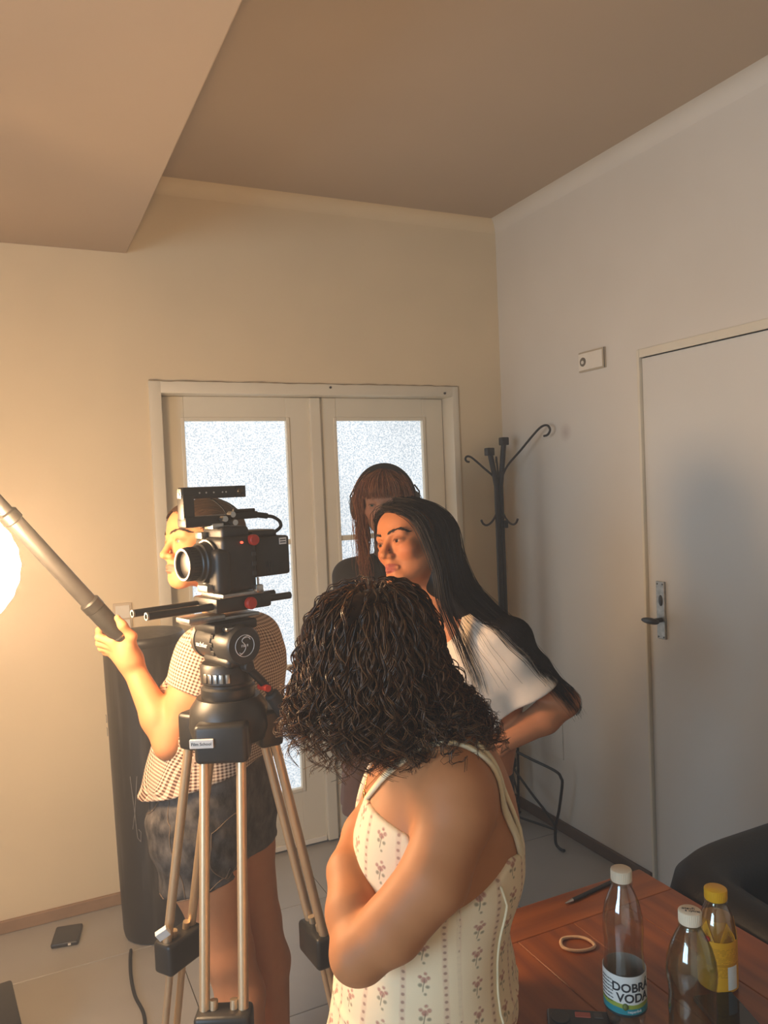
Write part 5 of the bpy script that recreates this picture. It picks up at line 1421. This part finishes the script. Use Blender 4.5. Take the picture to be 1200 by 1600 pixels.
add_head(s, HC4, HR4)
V, F = s.mesh(.0055, [(HC4 - A_(.135, .13, .14), HC4 + A_(.05, .07, .06), .0024), ((-.75, 1.84, 1.10), (-.60, 2.0, 1.34), .0020)])
body4 = np_mesh('body', V, F, skin, p4, True, O, head_color(V, HC4, HR4, hx('#c8875c'), hx('#b0604e'), .4))
bp = add_eyes(body4, O, HC4, HR4, hx('#5d7078'), (math.radians(8), 0), .8)
bp = snap_out(s, bp @ HR4.T + HC4, .0008); Vb, Fb = tubes(bp, np.full(bp.shape[:2], .0005), 3)
np_mesh('eyebrow', Vb, Fb, Mat('brow_brown', (.035, .018, .010), .6).vary(50, .2), body4, True, O)
# blouse
t = Sdf(); gi_torso(t, .012)
for sg in (-1, 1): t.chain([(tuple(A_(-.446, 2.0, 1.02) + ax4 * .045 * sg), .110), (tuple(A_(-.486, 2.0, .84) + ax4 * .060 * sg), .132)], k=.06)
SM = SH * .60 + EL * .40
t.cone((-.405, 1.985, 1.215), tuple(SH), .058, .060, k=.04); t.cone(tuple(SH), tuple(SM + (SM - SH) * .3), .060, .066, k=.03)
t.cone((-.400, 2.02, 1.215), (-.362, 2.10, 1.200), .060, .062, k=.04); t.cone((-.362, 2.10, 1.20), (-.36, 2.15, 1.05), .062, .064, k=.03)
t.wave(lambda P: -.0022 * np.sin(P @ A_(50, 22, 34) + 2 * np.sin(P @ A_(11, 8, 20))))
t.cut((-.63, 2.0, .862), (.25, 0, -1), k=.004)
hn4 = (EL - SH) / np.linalg.norm(EL - SH)
t.P.append(('i', .004, lambda P: np.where((P[:, 1] < 1.925) & ((P - SH) @ hn4 > .03) & ((P - SH) @ hn4 < .19) & (np.linalg.norm(np.cross(P - SH, hn4), axis=1) < .085), (P - SM) @ hn4, -1.0), SM, 1e9))
t.ell((-.432, 2.0, 1.300), (.062, .070, .060), k=.006, op='s')
V, F = t.mesh(.0045)
ging = Mat('brown_gingham', (.5, .3, .2), .85)
un = ging.node('ShaderNodeUVMap'); gx, gy, _ = ging.xyz(un.outputs[0])
pa = ((gx / .0078).fract()).lt(.5); pb = ((gy / .0078).fract()).lt(.5)
cg = ging.mix((pa + pb) * .5, hx('#d3bda5'), hx('#4a281a')); ging.base(cg).bump(600, .2, .0008)
uvb = cyl_uv(V, -.43, 2.0, .13, math.pi * .5); arm = (V[:, 1] < 1.925) & ((V - SH) @ hn4 > -.02) & (np.linalg.norm(np.cross(V - SH, hn4), axis=1) < .08)
uvb[arm] = axis_uv(V, SH, EL, .062)[arm]
np_mesh('blouse', V, F, ging, p4, True, O, None, uvb)
# shorts
t = Sdf()
for sg in (-1, 1): t.chain([(tuple(A_(-.445, 2.0, .98) + ax4 * .050 * sg), .099), (tuple(A_(-.460, 2.0, .88) + ax4 * .055 * sg), .106), (tuple(A_(-.470, 2.0, .78) + ax4 * .072 * sg), .122)], k=.05)
for (u0, v0), (u1, v1) in (((-.500, 1.935), (-.482, 1.930)), ((-.445, 2.065), (-.415, 2.070))): t.cone((u0, v0, .80), (u1, v1, .58), .112, .106, k=.03)
t.wave(lambda P: -.0022 * np.sin(P @ A_(30, 40, 90) + 2.4 * np.sin(P @ A_(14, 9, 11))))
t.cut((-.63, 2.0, .915), (-.36, 0, 1), k=.004); t.cut((-.611, 2.0, .618), (.22, 0, -1), k=.004)
V, F = t.mesh(.0055)
den = Mat('dark_denim', hx('#3d3a3c'), .85)
dn = den.noise(38, 6, stretch=(1, 1, .6)); dn2 = den.noise(700, 2, stretch=(1, 1, .2))
den.base(den.mix(((dn - .5) * 2.6 + dn2 * .5 + .2).sat(), hx('#151518'), hx('#625c58'))).bump(500, .3, .001)
sho = np_mesh('shorts', V, F, den, p4, True, O)
thread = Mat('tan_thread', hx('#6d5a48'), .8).vary(30, .1)
def stitch(pts, r=.0011):
    z = snap_out(t, spline(pts, 40)[None], .0008); a, b_ = tubes(z, np.full((1, 40), r), 5); np_mesh('seam', a, b_, thread, sho, True, O)
stitch([(-.44, 1.83, .80), (-.36, 1.86, .83), (-.34, 1.90, .79), (-.345, 1.89, .71), (-.40, 1.84, .68), (-.44, 1.82, .72), (-.44, 1.83, .80)])
stitch([(-.53, 1.86, .87), (-.52, 1.84, .75), (-.50, 1.83, .62)]); stitch([(-.60, 1.92, .80), (-.57, 1.88, .84), (-.53, 1.86, .87)])
stitch([(-.60, 1.93, .862), (-.50, 1.86, .905), (-.40, 1.88, .942), (-.34, 1.95, .955)]); stitch([(-.58, 1.88, .635), (-.48, 1.81, .650), (-.38, 1.84, .690)])
for u_ in (-.52, -.415): MB().box((-.006, -.003, -.02), (.006, .003, .02), bev=.001).build('belt_loop', den, sho, loc=tuple(snap_out(t, np.array([[[u_, 1.84, .885 + (u_ + .58) * .36]]]), .002)[0, 0] - O))
# hair, drawn back into a low bun
rng = np.random.default_rng(9)
HL = lambda x, y, z: HR4 @ A_(x, y, z) + HC4
cap = Sdf().frame(HR4, HC4); cap.ell((0, .022, .031), (.079, .096, .079), k=.02); cap.ell((0, .098, -.03), (.040, .036, .038), k=.02)
cap.P.append(('s', .008, (lambda P, R=HR4, c=HC4: np.maximum((lambda q: np.maximum(q[:, 1] + .012 - .12 * q[:, 2], q[:, 2] - .066 - .25 * (q[:, 1] + .06)))((P - c) @ R), -1)), HC4, 1e9)); cap.frame()
capm = cap.mesh(.005, proj=1)
gs = []
for x in np.linspace(-1, 1, 11):
    gs.append([HL(x * .062, -.070 + .045 * x * x, .070 - .052 * x * x), HL(x * .080, -.02 + .03 * x * x, .094 - .066 * x * x), HL(x * .078, .05, .080 - .08 * x * x), HL(x * .045, .105, .03 - .05 * x * x), HL(x * .012, .118, -.03)])
brn = hair_mat('brown_hair', (.022, .010, .006), (.10, .048, .024), .38, .45)
ho4 = strands_obj('hair', [clear(sheet(gs, 520, 24, rng, .0025, uneven=.05), s, .006), sheet([[HL(.03, .09, -.05), HL(.035, .10, -.09), HL(.03, .09, -.13)], [HL(.05, .05, -.06), HL(.052, .055, -.10), HL(.05, .05, -.14)]], 60, 12, rng, .006, grow=1)], brn, p4, O, rng, .0010, 3, capm); ho4['kind'] = 'stuff'

# ------------------------------------------------------------------ boom pole in her hand
PA, PB = A_(-.651, 1.92, 1.249), A_(-.854, 1.75, 1.592)
pd = PB - PA; pl_ = np.linalg.norm(pd); pd = pd / pl_
bo = empty('boom_pole', stage(PA[0], PA[1], PA[2]), -YAW, 'grey black telescopic boom pole held up towards the lantern', 'boom pole')
def on(t_): return tuple(pd * t_)
bg = Mat('boom_carbon', (.035, .033, .032), .42).vary(40, .3)
MB().cyl(on(-.012), on(.11), .0235, n=28, bev=.003).build('grip', black_rubber, bo, smooth=40)
for t0, t1, r in ((.10, .40, .0195), (.39, .70, .0170), (.69, 1.05, .0145)):
    MB().cyl(on(t0), on(t1), r, n=24, bev=.001).build('section', bg, bo, smooth=40)
for t0, r in ((.105, .0245), (.385, .0225), (.685, .0195)):
    MB().cyl(on(t0), on(t0 + .030), r, n=24, bev=.004).build('locking_collar', black_plastic, bo, smooth=40)
MB().lathe([(.0236, .018), (.0246, .018), (.0246, .022), (.0236, .022)], 28, Matrix(((1, 0, 0, 0), (0, 1, 0, 0), (0, 0, 1, 0), (0, 0, 0, 1))) if False else Vector(pd.tolist()).to_track_quat('Z', 'Y').to_matrix().to_4x4()).build('grip_ring', steel, bo, smooth=40)
